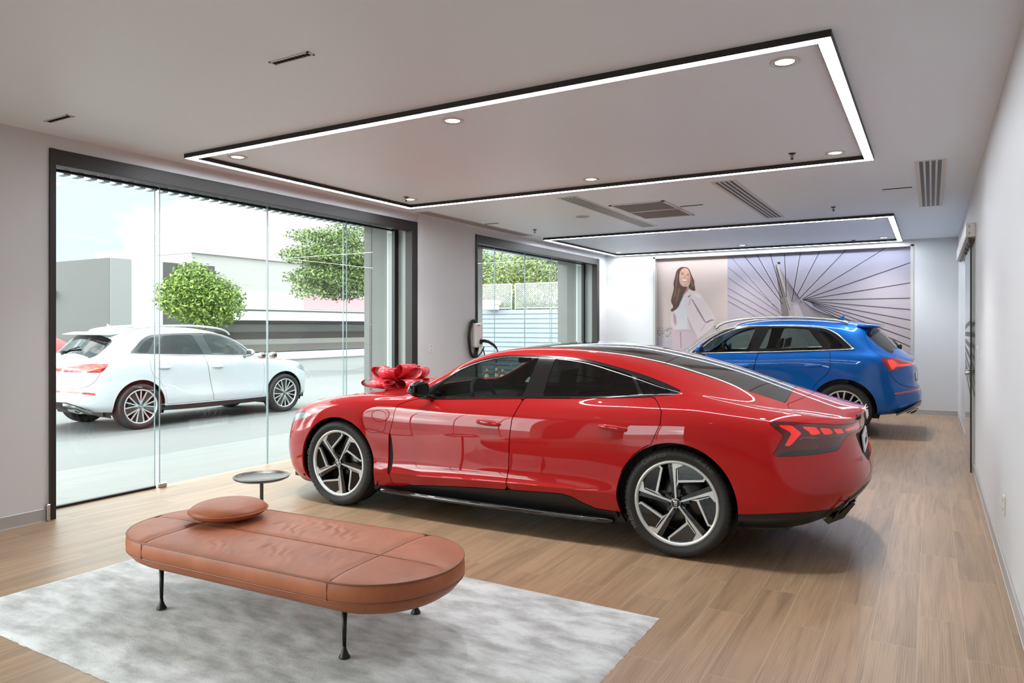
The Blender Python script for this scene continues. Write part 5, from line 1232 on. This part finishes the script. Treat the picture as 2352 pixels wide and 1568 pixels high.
    w = make_wheel(wheel_style, rw, .262 if not big else .285, .24 if not big else .28, 0.0); ty = .815 if not big else .845
    place_wheels(car, w, [(0, ty, rw), (fs(2.82), ty+.005, rw), (0, -ty, rw), (fs(2.82), -ty-.005, rw)], [-R(80), -R(72), -R(50), -R(20)])
    return car
blue = car_paint('blue_metallic_paint', (0, 86, 166), .3, .4)
build_suv(False, (-3.7748-.13, 11.8552, 0), R(1.0), blue, 'metallic blue sport utility car parked behind the red coupe, in front of the mural', 'car', 'multi')
whitep = car_paint('white_car_paint', (194, 197, 200), 0, .35)
build_suv(True, (-12.33, 10.28, -.20), R(267.5), whitep, 'white sport utility car passing on the street outside the big window', 'car', 'multi')
# ================================================================ wall mural: a printed photograph, built as the flat print it is
def build_mural():
    YM = YB + .10
    mur = empty('wall_mural', (-2.63, YM, 1.5), 0, 'huge printed wall mural of a laughing woman in a pale blazer beside a cable bridge', 'mural')
    def dim(c): return (c[0]*.87, c[1]*.84, c[2]*.80)
    def flatmat(n, c): return pm('print_' + n, dim(c), .62, spec=.25)
    def wpt(px, py):      # pixel of the photograph -> point on the mural plane
        F_, cx, hz, H_ = 1644., 1176., 750., 1.53; a = math.atan(964/1644.); u = (px-cx)/F_; v = (hz-py)/F_
        dx, dy = -math.sin(a)+math.cos(a)*u, math.cos(a)+math.sin(a)*u; k = YM/dy; return (dx*k, H_+v*k)
    X0, X1, ZT = MX0+.05, MX1-.05, MZ-.03; XS = wpt(1671, 600)[0]
    n = [0]
    def poly(mb, pts, mat, layer):
        mb.mat(mat); y = -.0006*layer; P = [wpt(*p) for p in pts]; mb.plate([(x+2.63, z-1.5) for x, z in P], y, y-.0004)
    def grad(name, x0, x1, z0, z1, stops, layer, parent):
        m = bpy.data.materials.new(name); m.use_nodes = True; nt_ = m.node_tree; b_ = nt_.nodes['Principled BSDF']; b_.inputs['Roughness'].default_value = .62; b_.inputs['Specular IOR Level'].default_value = .25
        tcn = nt_.nodes.new('ShaderNodeTexCoord'); sx = nt_.nodes.new('ShaderNodeSeparateXYZ'); r_ = nt_.nodes.new('ShaderNodeValToRGB'); nt_.links.new(tcn.outputs['Generated'], sx.inputs[0]); nt_.links.new(sx.outputs['Z'], r_.inputs[0]); nt_.links.new(r_.outputs[0], b_.inputs['Base Color'])
        el = r_.color_ramp.elements; el[0].position = stops[0][0]; el[0].color = srgb(*dim(stops[0][1])); el[1].position = stops[-1][0]; el[1].color = srgb(*dim(stops[-1][1]))
        for p, c in stops[1:-1]: e = el.new(p); e.color = srgb(*dim(c))
        b = MB().mat(m); b.box(x0+2.63, x1+2.63, -.0006*layer, .002, z0-1.5, z1-1.5); return b.build(name, parent)
    left = grad('portrait_panel', X0, XS, 0, ZT, [(0, (176, 180, 200)), (.42, (188, 190, 208)), (.47, (206, 198, 206)), (.7, (212, 202, 206)), (1, (206, 196, 206))], 0, mur)
    right = grad('bridge_panel', XS, X1, 0, ZT, [(0, (206, 198, 208)), (.5, (198, 192, 206)), (.8, (184, 182, 204)), (1, (166, 172, 204))], 0, mur)
    Z = lambda L: [(1480+x/6.029, 560+y/6.031) for x, y in L]      # points read off an enlarged crop
    b = MB(); w = flatmat
    poly(b, Z([(160,160),(1150,150),(1150,1000),(900,1010),(160,1150)]), w('warm_wall', (214, 202, 204)), 1)
    b.mat(w('blur', (190, 188, 206))); b.build('background_wall', left)
    b = MB(); rr = random.Random(5)
    bb = (b, MB())
    poly(b, Z([(165,1160),(400,1150),(400,1280),(165,1300)]), w('pale_stone', (204, 196, 204)), 2); poly(bb[1], Z([(940,1150),(1050,1120),(1050,1240),(940,1240)]), w('pale_stone', (204, 196, 204)), 2)
    for k in range(130):
        b = bb[0] if k < 100 else bb[1]
        x = rr.uniform(170, 395) if k < 100 else rr.uniform(950, 1040); y = rr.uniform(1160, 1285) if k < 100 else rr.uniform(1135, 1200); a = rr.uniform(3, 13)
        poly(b, Z([(x, y), (x+a, y+rr.uniform(-4, 6)), (x+a*.7, y+rr.uniform(4, 9)), (x-3, y+6)]), w('speckle', (104, 90, 98)), 3)
    bb[0].build('speckled_band', left); bb[1].build('speckled_band', left)
    skinc = w('skin', (214, 176, 158)); hair = w('hair', (92, 72, 66)); hair2 = w('hair_light', (122, 96, 86)); blz = w('blazer', (222, 214, 224)); blz2 = w('blazer_fold', (200, 188, 202)); shirt = w('top', (218, 222, 236)); trs = w('trousers', (208, 192, 208)); dark = w('crease', (150, 126, 150))
    b = MB()
    poly(b, Z([(370,1200),(640,1190),(740,1310),(640,1420),(520,1480),(400,1470),(380,1300)]), trs, 4); poly(b, Z([(495,1215),(505,1215),(515,1440),(506,1440)]), dark, 5); poly(b, Z([(430,1190),(640,1180),(650,1210),(430,1215)]), blz2, 5)
    b.build('trousers', left)
    b = MB(); poly(b, Z([(455,720),(520,690),(560,720),(590,900),(600,1190),(430,1190),(440,1020),(410,930)]), shirt, 4); poly(b, Z([(500,680),(600,600),(640,640),(600,700),(545,740),(500,740)]), w('collar', (208, 200, 212)), 5); b.build('white_top', left)
    b = MB()
    poly(b, Z([(560,720),(600,640),(720,650),(800,720),(900,880),(990,1040),(960,1130),(900,1200),(780,1290),(740,1320),(680,1220),(610,1180),(600,1020),(565,880)]), blz, 6)
    poly(b, Z([(370,760),(410,880),(440,1020),(430,1190),(400,1180),(366,1110),(380,940)]), blz, 6)
    poly(b, Z([(650,760),(670,770),(760,920),(850,1080),(835,1085),(745,940)]), dark, 7); poly(b, Z([(850,1080),(930,1045),(985,1055),(930,1065),(860,1100)]), dark, 7); poly(b, Z([(850,1085),(862,1090),(790,1210),(770,1215)]), blz2, 7)
    poly(b, Z([(620,790),(640,730),(652,740),(626,860),(612,850)]), blz2, 7); poly(b, Z([(600,735),(635,705),(640,715),(610,742)]), hair, 8); poly(b, Z([(590,1020),(600,1010),(735,1290),(725,1300),(640,1200)]), blz2, 7); poly(b, Z([(400,940),(440,1000),(450,1080),(432,1140),(402,1070)]), w('lining', (196, 164, 184)), 7)
    poly(b, Z([(680,690),(760,690),(790,730),(770,760),(700,720)]), w('highlight', (232, 226, 232)), 7)
    b.build('blazer', left)
    b = MB(); sp = smooth_poly
    poly(b, [tuple(p) for p in sp(Z([(520,560),(600,590),(610,640),(540,700),(500,690),(495,620)]), n=3)], w('neck', (188, 142, 124)), 7)
    poly(b, [tuple(p) for p in sp(Z([(505,330),(570,322),(625,350),(642,430),(636,510),(600,570),(555,590),(505,560),(485,480),(488,390)]), n=4)], skinc, 9)
    poly(b, [tuple(p) for p in sp(Z([(508,500),(535,482),(570,482),(604,494),(596,512),(568,524),(530,518)]), n=4)], w('lips', (196, 110, 108)), 10); poly(b, [tuple(p) for p in sp(Z([(516,500),(540,489),(570,490),(597,498),(586,508),(560,514),(530,510)]), n=4)], w('teeth', (240, 234, 230)), 11)
    poly(b, Z([(510,408),(545,414),(544,424),(514,422)]), hair, 10); poly(b, Z([(588,426),(624,428),(620,440),(590,436)]), hair, 10); poly(b, Z([(508,388),(550,396),(548,402),(508,396)]), hair2, 10); poly(b, Z([(588,404),(628,406),(626,413),(590,410)]), hair2, 10)
    poly(b, Z([(560,420),(572,424),(580,466),(560,474),(544,466),(558,456)]), w('nose', (198, 154, 136)), 10); poly(b, Z([(600,450),(630,460),(628,520),(606,560),(600,500)]), w('cheek', (200, 158, 142)), 10)
    b.build('face', left)
    b = MB()
    poly(b, [tuple(p) for p in sp(Z([(548,320),(500,326),(450,370),(428,450),(405,545),(410,620),(380,740),(372,800),(400,870),(372,905),(376,935),(410,925),(470,870),(500,800),(520,760),(545,690),(590,600),(530,590),(490,530),(486,440),(505,370),(550,335),(600,345),(628,400),(640,470),(634,540),(612,590),(640,630),(705,648),(692,560),(690,510),(655,430),(630,370),(600,330)]), n=3)], hair, 12)
    poly(b, Z([(440,470),(455,400),(470,420),(452,560),(440,700),(400,800),(412,690),(430,600)]), hair2, 13); poly(b, Z([(470,600),(500,640),(470,760),(420,850),(440,760)]), hair2, 13); poly(b, Z([(640,420),(665,480),(680,600),(660,600),(645,520)]), hair2, 13)
    b.build('hair', left)
    # bridge: pylon and stay cables
    Bp = lambda L: [(1480+x/3.0947, 540+y/3.094) for x, y in L]
    b = MB(); conc = w('pylon', (188, 184, 188)); poly(b, Bp([(935,205),(950,200),(1050,490),(1040,620),(1010,620),(975,480)]), conc, 3); poly(b, Bp([(930,215),(940,205),(1025,540),(1030,620),(985,620)]), w('pylon_shade', (140, 134, 138)), 4)
    poly(b, Bp([(945,190),(965,190),(968,205),(948,206)]), w('pylon_cap', (70, 66, 70)), 5); poly(b, Bp([(955,215),(1110,450),(1060,480),(1010,440)]), w('cable_web', (176, 170, 184)), 2)
    for k in range(26):
        x = 937+k*3.6; y = 235+k*11.5; poly(b, Bp([(x, y), (x+7, y), (x+8, y+6), (x+1, y+6)]), w('pylon_window', (54, 50, 54)), 5)
    poly(b, Bp([(1065,485),(1120,465),(1300,620),(1060,620)]), w('cable_web', (176, 170, 184)), 2); poly(b, Bp([(1060,490),(1090,480),(1150,620),(1070,620)]), w('deck_light', (208, 204, 214)), 3)
    b.build('pylon', right)
    cab = w('cable', (62, 58, 68)); cab2 = w('cable_thin', (104, 98, 110))
    def line(mb, p, q, w_, mat, layer):
        a = Vector(wpt(*Bp([p])[0])); c_ = Vector(wpt(*Bp([q])[0])); d = (c_-a).normalized(); nrm = Vector((-d.y, d.x))*w_/2; mb.mat(mat); y = -.0006*layer
        mb.plate([(v.x+2.63, v.y-1.5) for v in (a+nrm, c_+nrm, c_-nrm, a-nrm)], y, y-.0004)
    for p, q in [((1128,458),(1910,188)),((1130,460),(1908,335)),((1130,462),(1910,446)),((1150,466),(1912,530)),((1165,470),(1915,608)),((1175,474),(1915,678)),((1185,480),(1916,745)),((1195,490),(1916,802)),((1200,500),(1916,862)),
                 ((1120,456),(1712,93)),((1105,448),(1430,108)),((1085,430),(1246,118)),((1048,470),(1110,125)),((1010,440),(996,128)),((985,440),(895,135)),((975,450),(800,140)),((985,490),(708,145)),((975,540),(594,228)),((980,565),(594,300)),((960,585),(594,375)),((885,585),(594,425)),((795,580),(594,468)),((985,575),(620,160))]:
        b = MB(); thin = p[0] < 1000 and q[0] < 700; line(b, p, q, .011 if not thin else .007, cab if not thin else cab2, 6); b.build('stay_cable', right)
    b = MB()
    for k in range(16): line(b, (1130+k*9, 466+k*9), (1230+k*32, 590+k*3), .004, cab2, 5)
    for k in range(14): line(b, (960+k*6, 240+k*20), (1090+k*3, 430+k*4), .003, cab2, 6)
    o = b.build('fine_cables', right); o['kind'] = 'stuff'
build_mural()
# ================================================================ outside
GZ = -.20
asph = pm('street_concrete', (118, 117, 116), .8, var=(.8, .06)); 
def paving_mat():
    m = bpy.data.materials.new('pale_paving'); m.use_nodes = True; n = m.node_tree; b_ = n.nodes['Principled BSDF']; t = n.nodes.new('ShaderNodeTexCoord'); mp_ = n.nodes.new('ShaderNodeMapping'); mp_.inputs['Rotation'].default_value = (0, 0, R(90))
    br = n.nodes.new('ShaderNodeTexBrick'); br.offset = .38; br.inputs['Scale'].default_value = 1; br.inputs['Brick Width'].default_value = 1.2; br.inputs['Row Height'].default_value = .2; br.inputs['Mortar Size'].default_value = .003
    br.inputs['Color1'].default_value = srgb(127, 126, 124); br.inputs['Color2'].default_value = srgb(122, 120, 118); br.inputs['Mortar'].default_value = srgb(104, 102, 100)
    n.links.new(t.outputs['Object'], mp_.inputs[0]); n.links.new(mp_.outputs[0], br.inputs[0]); n.links.new(br.outputs['Color'], b_.inputs['Base Color']); b_.inputs['Roughness'].default_value = .6; return m
tp = MB().mat(paving_mat()); tp.add([(GX-.06, -3, -.010), (GX-.06, 20, -.010), (-9., 20, GZ+.004), (-9., -3, GZ+.004)], [(0, 1, 2, 3)], False); tp.add([(GX-.06, -3, -.03), (GX-.06, 20, -.03), (-9., 20, GZ-.02), (-9., -3, GZ-.02)], [(3, 2, 1, 0)], False)
o = tp.build('trim_9', recalc=False); o['kind'] = 'structure'
for p in o.data.polygons:
    if p.index == 0 and p.normal.z < 0: p.flip()
b = MB().mat(asph)
xs = [-5.98 - .0, -6.42, -9.0, -60]; zs = [-.13, -.012, GZ, GZ]
b.add([(GX-.06, -40, -.012), (GX-.06, 60, -.012), (-9., 60, GZ), (-9., -40, GZ)], [(0, 1, 2, 3)], False); b.add([(-9, -40, GZ), (-9, 60, GZ), (-90, 60, GZ), (-90, -40, GZ)], [(0, 1, 2, 3)], False)
b.add([(GX-.06, -40, -.013), (60, -40, -.013), (60, YN-.1, -.013), (GX-.06, YN-.1, -.013)], [(0, 1, 2, 3)], False)
b.add([(GX-.06, YB+.2, -.013), (60, YB+.2, -.013), (60, 60, -.013), (GX-.06, 60, -.013)], [(0, 1, 2, 3)], False)
o = b.build('ground', recalc=False); o['kind'] = 'structure'
for p in o.data.polygons:
    if p.normal.z < 0: p.flip()
# canopy and slatted edge, outer piers
b = MB().mat(pm('soffit_grey', (176, 184, 192), .5)); b.box(-7.3, -6.55, 1, 16, 3.05, 3.06); o = b.build('soffit'); o.name = 'trim_3'; o['kind'] = 'structure'
b = MB().mat(pm('louvre_grey', (150, 160, 166), .4, .3))
for k in range(96): y = 2.2 + k*.128; b.box(-7.28, -7.16, y, y+.062, 2.985, 3.05)
o = b.build('trim_4'); o['kind'] = 'structure'
def pier(n, x0, x1, y0, y1, m):
    b = MB().mat(m); b.box(x0, x1, y0, y1, -.05, 3.05); o = b.build('trim_%d' % n); o['kind'] = 'structure'
pier(5, -7.0, -6.56, 7.76, 8.9, concrete); pier(6, -7.0, -6.56, 13.9, 14.5, concrete)
pier(7, -7.42, -7.3, 10.75, 11.35, pm('outside_white', (226, 226, 224), .6))
b = MB().mat(pm('joint_bronze', (88, 80, 76), .5)); b.box(-6.90, -6.86, 7.755, 7.762, 0, 3.0); o = b.build('trim_8'); o['kind'] = 'structure'

# ---------------------------------------------------------------- buildings across the street
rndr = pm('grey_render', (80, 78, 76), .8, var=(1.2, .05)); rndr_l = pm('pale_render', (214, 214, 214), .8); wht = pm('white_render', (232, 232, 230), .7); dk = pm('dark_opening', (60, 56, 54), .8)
def wray(px, X):
    a = math.atan(964/1644.); u = (px-1176.)/1644.; dx, dy = -math.sin(a)+math.cos(a)*u, math.cos(a)+math.sin(a)*u; return dy*X/dx
X1_ = -28.; yc = wray(252, X1_); d_ = .5058*28+.8626*yc; ztop = 1.53 + 159/1644*d_
g = empty('building', (X1_, yc, GZ), 0, 'flat-roofed grey rendered building across the street with a dark side gateway', 'building')
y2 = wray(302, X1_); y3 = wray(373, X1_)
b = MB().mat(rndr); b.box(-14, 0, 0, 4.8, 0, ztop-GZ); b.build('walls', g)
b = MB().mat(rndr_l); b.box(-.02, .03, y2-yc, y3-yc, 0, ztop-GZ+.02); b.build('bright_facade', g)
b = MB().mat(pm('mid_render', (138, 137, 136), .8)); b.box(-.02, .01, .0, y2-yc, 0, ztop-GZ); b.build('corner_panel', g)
b = MB().mat(dk); b.box(-8.9, -4.2, -.04, .02, .1, 2.95); b.build('gate_opening', g); b = MB().mat(rndr); b.box(-9.2, -3.9, -.3, .0, 2.95, 3.25); b.build('canopy', g)
b = MB().mat(wht); b.box(-8.6, -4.9, -.08, -.05, 1.4, 2.7); b.build('bright_view', g)
for k in range(2): b = MB().mat(dk); b.box(-6.9+k*2.2, -6.7+k*2.2, -.12, -.06, .1, 2.95); b.build('gate_post', g)
g = empty('house', (-34, 24, GZ), 0, 'small white house with a window peeking out behind the round tree', 'building')
yh = wray(373, -34); yh2 = wray(425, -34); b = MB().mat(wht); b.box(-5, 0, yh-24-.5, yh2-24, 0, 5.5); b.build('walls', g); b = MB().mat(wht); b.box(-5.3, .3, yh-24-.5, yh2-24+.3, 5.5, 5.75); b.build('roof', g)
b = MB().mat(pm('window_dark', (110, 104, 104), .2)); b.box(-.02, .03, yh-24+.15, yh-24+1.0, 4.2, 5.1); b.build('window', g); b = MB().mat(pm('corrugated_grey', (150, 150, 152), .5, .3)); b.box(-2, 1.2, yh-24-.3, yh2-24+2, 1.9, 2.0); b.build('porch_roof', g)
# long low commercial block
XB = -30.; ya = wray(440, XB); yb = wray(850, XB) + 6
g = empty('building', (XB, ya, GZ), 0, 'long beige commercial block with pale awnings and a faded red sign beyond the street', 'building'); L_ = yb-ya
def hz(py, px=640): yy = wray(px, XB); return 1.53 + (750-py)/1644*(.5058*30+.8626*yy) - GZ
zt = hz(585)
b = MB().mat(pm('beige_render', (172, 168, 164), .8, var=(.6, .06))); b.box(-3, 0, 0, L_, hz(672), zt); b.build('upper_wall', g); b = MB().mat(pm('parapet_grey', (190, 188, 185), .8)); b.box(-3.1, .15, -.06, L_, zt-.35, zt+.05); b.build('parapet', g)
b = MB().mat(pm('mid_band', (196, 192, 186), .8)); b.box(-3, .25, 0, L_, hz(712), hz(672)); b.build('fascia', g)
b = MB().mat(pm('faded_red_sign', (206, 142, 148), .7)); b.box(.25, .33, wray(690, XB)-ya, L_, hz(708), hz(676)); b.build('sign_board', g)
b = MB().mat(wht); b.box(-1, 1.5, 0, L_, hz(732)-.1, hz(720)); b.build('awning', g)
sh = [(745, (112, 104, 100)), (762, (150, 146, 142)), (778, (96, 88, 84)), (790, (170, 166, 160)), (806, (124, 116, 110))]
prev = 732
for k, (py, c) in enumerate(sh): b = MB().mat(pm('shopfront_%d' % k, c, .7)); b.box(-1, -.2+.06*k, 0, L_, max(hz(py), 0), hz(prev)); prev = py; b.build('shopfront_band', g)
b = MB().mat(wht); b.box(-1, .6, 0, L_, hz(828), hz(808)); b.build('plinth', g)
b = MB().mat(pm('kerb_shadow', (150, 148, 146), .8)); b.box(-1, .7, 0, L_, -.3, max(hz(828), .02)); b.build('base', g)
b = MB().mat(pm('street_red', (200, 40, 48), .4, 0, .6)); t = empty('parked_car', (-19.5, 8.0, GZ), R(-90), 'red vehicle half hidden at the left edge of the big window', 'car')
y_ = wray(128, -19.5); t.location = (-19.5, y_ - 1.75, GZ)
R_ = []
for q in range(17):
    a = q/16; hgt = 1.75*(math.sin(math.pi*min(1, .06+.94*a))**.28); w_ = .85; R_.append([(-2.0+4*a, -w_, .3), (-2.0+4*a, -w_*1.02, .3+.5*(hgt-.3)), (-2.0+4*a, -w_*.8, hgt*.97), (-2.0+4*a, 0, hgt), (-2.0+4*a, w_*.8, hgt*.97), (-2.0+4*a, w_*1.02, .3+.5*(hgt-.3)), (-2.0+4*a, w_, .3)])
b.rings(R_, cap0=True, cap1=True); b.build('body', t)
b = MB().mat(rubber)
for sx in (-1.2, 1.2):
    for sy in (-.85, .65): w_ = MB().mat(rubber); w_.revolve([(0, -.1), (.33, -.1), (.33, .1), (0, .1)], 24, 'y', (sx, sy+.1, .33)); w_.build('wheel', t)

# ---------------------------------------------------------------- trees
def leaf_tree(name, loc, blobs, nleaf, size, cols, label, cat, trunk, seed, group=None, branches=()):
    rr = random.Random(seed); t = empty(name, loc, 0, label, cat, group)
    b = MB(); ms = [pm('leaf_%d_%d_%d' % c, c, .5, spec=.4) for c in cols]; vol = [bl[3]*bl[4]*bl[5] for bl in blobs]; tot = sum(vol)
    for bl, v in zip(blobs, vol):
        for _ in range(int(nleaf*v/tot)):
            u = rr.uniform(-1, 1); th = rr.uniform(0, 6.283); r_ = rr.random()**.28; q = math.sqrt(1-u*u)
            bump = 1 + .22*math.sin(th*5+u*7) * math.cos(u*9+th*3)
            p = Vector((bl[0]+bl[3]*r_*q*math.cos(th)*bump, bl[1]+bl[4]*r_*q*math.sin(th)*bump, bl[2]+bl[5]*r_*u*bump))
            a = Vector((rr.gauss(0, 1), rr.gauss(0, 1), rr.gauss(0, .7)-.3)).normalized(); c_ = a.cross(Vector((rr.gauss(0, 1), rr.gauss(0, 1), rr.gauss(0, 1)))).normalized(); s_ = size*rr.uniform(.6, 1.3)
            b.mat(ms[min(len(ms)-1, int(rr.random()*len(ms)))]); b.add([tuple(p-a*s_), tuple(p+c_*s_*.38), tuple(p+a*s_), tuple(p-c_*s_*.38)], [(0, 1, 2, 3)], False)
    o = b.build('foliage', t, recalc=False)
    tm = MB().mat(pm('bark', (96, 84, 74), .9)); tm.tube([tuple(p) for p in trunk[0]], trunk[1], 8)
    for br in branches: tm.tube([tuple(p) for p in br[0]], br[1], 6)
    tm.build('trunk', t); return t
greens = [(124, 146, 62), (96, 120, 50), (64, 86, 36), (154, 176, 86)]; dgreens = [(112, 128, 80), (84, 100, 60), (138, 154, 96), (64, 76, 48)]
xt = -20.; yt = wray(462, xt); dt_ = .5058*20+.8626*yt; k_ = dt_/1644
zc_ = 1.53 + (750-680)*k_ - GZ
leaf_tree('tree', (xt, yt, GZ), [(0, 0, zc_-.1, 1.05, 80*k_, 62*k_), (0, -22*k_, zc_+38*k_, .7, 36*k_, 42*k_), (0, 45*k_, zc_-.25, .8, 55*k_, 52*k_), (0, -55*k_, zc_, .8, 42*k_, 45*k_)], 15000, .062, greens, 'round bushy bright green tree in front of the white house', 'tree', ([(0, 0, 0), (0.05, .05, zc_-.4), (0, 0, zc_+.2)], [.09, .07, .03]), 11)
xt = -21.; yt = wray(760, xt); dt_ = .5058*21+.8626*yt; k_ = dt_/1644; zr = lambda py: 1.53 + (750-py)*k_ - GZ
leaf_tree('tree', (xt, yt, GZ), [(0, -30*k_, zr(548), 1.2, 75*k_, 17*k_), (0, 50*k_, zr(528), 1.2, 60*k_, 18*k_), (0, -20*k_, zr(590), 1.4, 105*k_, 24*k_), (0, 60*k_, zr(600), 1.5, 100*k_, 60*k_), (0, -10*k_, zr(640), 1.4, 95*k_, 26*k_), (0, -75*k_, zr(672), .7, 30*k_, 18*k_), (0, 40*k_, zr(655), 1.3, 90*k_, 34*k_), (0, -105*k_, zr(600), .6, 28*k_, 10*k_)],
          24000, .07, [(112, 130, 70), (84, 102, 52), (60, 72, 42), (136, 154, 90)], 'wide layered dark green tree at the right end of the big window view', 'tree', ([(0, 140*k_, 0), (0, 128*k_, zr(640)), (0, 60*k_, zr(560))], [.2, .15, .06]), 12, branches=[([(0, 126*k_, zr(650)), (0, 0, zr(630)), (0, -90*k_, zr(655))], [.08, .05, .02]), ([(0, 55*k_, zr(620)), (0, -20*k_, zr(575)), (0, -110*k_, zr(600))], [.07, .05, .02])])
# trees behind the fence seen through the second window
for i, (x, y, h, r_, lab) in enumerate([(-18.0, 27.2, 2.6, 2.3, 'light green bushy tree behind the chain-link fence, at the left'), (-14.2, 25.8, 2.5, 2.2, 'light green bushy tree behind the chain-link fence, in the middle of the view'), (-10.6, 27.2, 2.2, 2.2, 'light green bushy tree behind the chain-link fence, at the right')]):
    rr = random.Random(40+i); br = [([(0, -.9, .4), (rr.uniform(-.8, .8), -1.3, 1.6), (rr.uniform(-1.6, 1.6), -1.6, 2.6)], [.03, .02, .01]) for _ in range(9)]
    leaf_tree('tree', (x, y, GZ), [(0, 0, h+.5, r_, 1.8, 1.9), (0, 0, 1.2, r_*1.05, 1.5, 1.5), (.5, .2, h+1.6, r_*.7, 1.4, 1.0)], 23000, .075, [(130, 150, 74), (102, 122, 56), (70, 84, 44), (154, 170, 94), (104, 104, 86)], lab, 'tree', ([(0, 0, 0), (.1, 0, 2.2)], [.13, .06]), 20+i, 'trees behind the fence', branches=br)
# corrugated wall with chain-link fence
fc = empty('fence', (-12, 22, GZ), 0, 'white corrugated wall topped with a chain-link mesh behind the second window', 'fence')
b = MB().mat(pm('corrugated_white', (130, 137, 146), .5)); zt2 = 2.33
for k in range(14):
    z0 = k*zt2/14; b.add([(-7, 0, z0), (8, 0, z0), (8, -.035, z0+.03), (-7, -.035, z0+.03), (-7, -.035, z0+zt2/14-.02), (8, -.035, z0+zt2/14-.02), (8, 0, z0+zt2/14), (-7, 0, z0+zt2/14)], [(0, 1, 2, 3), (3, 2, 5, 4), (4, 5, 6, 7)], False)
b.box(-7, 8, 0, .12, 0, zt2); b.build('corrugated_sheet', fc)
galv = pm('galvanised', (190, 190, 188), .4, .3)
for j, (xa, xb) in enumerate([(-7, -5.0), (-4.85, -.95), (-.8, 3.1), (3.25, 8)]):
    fr = MB().mat(galv)
    for z in (zt2+.06, zt2+.92): fr.tube([(xa, .06, z), (xb, .06, z)], .022, 8)
    for x in (xa, xb): fr.tube([(x, .06, zt2), (x, .06, zt2+.94)], .024, 8)
    o = fr.build('mesh_frame', fc); wn_ = MB().mat(galv); st_ = .075; hgt = .86; n = int((xb-xa+hgt)/st_)
    for s_ in (1, -1):
        for k in range(n):
            x = xa - hgt + k*st_ if s_ == 1 else xa + k*st_; pa = (x, zt2+.06); pb = (x+hgt*s_, zt2+.92)
            def clip(p, q):
                (x0, z0), (x1, z1) = p, q; ts = [0, 1]
                lo, hi = 0., 1.
                for lim, sg in ((xa, 1), (xb, -1)):
                    da = (x0-lim)*sg; db = (x1-lim)*sg
                    if da < 0 and db < 0: return None
                    if da < 0: lo = max(lo, da/(da-db))
                    if db < 0: hi = min(hi, da/(da-db))
                return None if hi <= lo else ((x0+(x1-x0)*lo, z0+(z1-z0)*lo), (x0+(x1-x0)*hi, z0+(z1-z0)*hi))
            c_ = clip(pa, pb)
            if c_: wn_.tube([(c_[0][0], .06+.004*s_, c_[0][1]), (c_[1][0], .06+.004*s_, c_[1][1])], .008, 4)
    q = wn_.build('wire_mesh', o); q['kind'] = 'stuff'
ac = empty('cabinet', (-13.62, 21.72, GZ+2.335), 0, 'white box unit standing on top of the corrugated wall', 'box')
xa = 0; b = MB().mat(wht); b.box(-.28, .24, -.2, .2, 0, .17, .02); b.box(-.33, .30, -.25, .25, .17, .34, .03); b.build('housing', ac)
# traffic cones
org = pm('cone_orange', (226, 70, 40), .5); cw = pm('cone_white', (236, 236, 236), .4)
def cone():
    t = empty('traffic_cone'); b = MB().mat(org); b.box(-.19, .19, -.19, .19, 0, .035, .01); b.revolve([(.14, .03), (.115, .2)], 24); b.revolve([(.09, .36), (.062, .5)], 24); b.revolve([(.045, .62), (.028, .72), (0, .72)], 24); b.build('cone_body', t)
    b = MB().mat(cw); b.revolve([(.115, .2), (.09, .36)], 24); b.revolve([(.062, .5), (.045, .62)], 24); b.build('white_band', t); return t
c0 = cone(); first = True
for px, py, lab in [(1105, 870, 'orange and white traffic cone outside, leftmost through the red car window'), (1118, 876, 'orange and white traffic cone outside, second from left through the red car window'), (1140, 874, 'orange and white traffic cone outside, third from left through the red car window'), (1154, 877, 'orange and white traffic cone outside, rightmost through the red car window')]:
    a = math.atan(964/1644.); u = (px-1176.)/1644.; v = (750.-py)/1644.; k = (GZ-1.53)/v; x, y = (-math.sin(a)+math.cos(a)*u)*k, (math.cos(a)+math.sin(a)*u)*k
    o = c0 if first else copy_tree(c0); first = False; o.location = (x, y, GZ); tag(o, lab, 'traffic cone', 'traffic cones outside'); o.scale = (.66, .66, .66)
# trees beyond the third window, behind the camera: seen only mirrored in the paint
for i, (x, y, lab) in enumerate([(-19, -9.5, 'leafy street tree behind the camera, farthest from the white car'), (-20, -3, 'leafy street tree behind the camera, middle of three'), (-19, 3, 'leafy street tree behind the camera, closest to the white car')]):
    leaf_tree('tree', (x, y, GZ), [(0, 0, 3.0, 1.8, 2.4, 1.5), (0, 0, 1.8, 1.6, 2.0, 1.1)], 1800, .16, dgreens, lab, 'tree', ([(0, 0, 0), (0, 0, 2.)], [.12, .08]), 60+i, 'trees behind the camera')
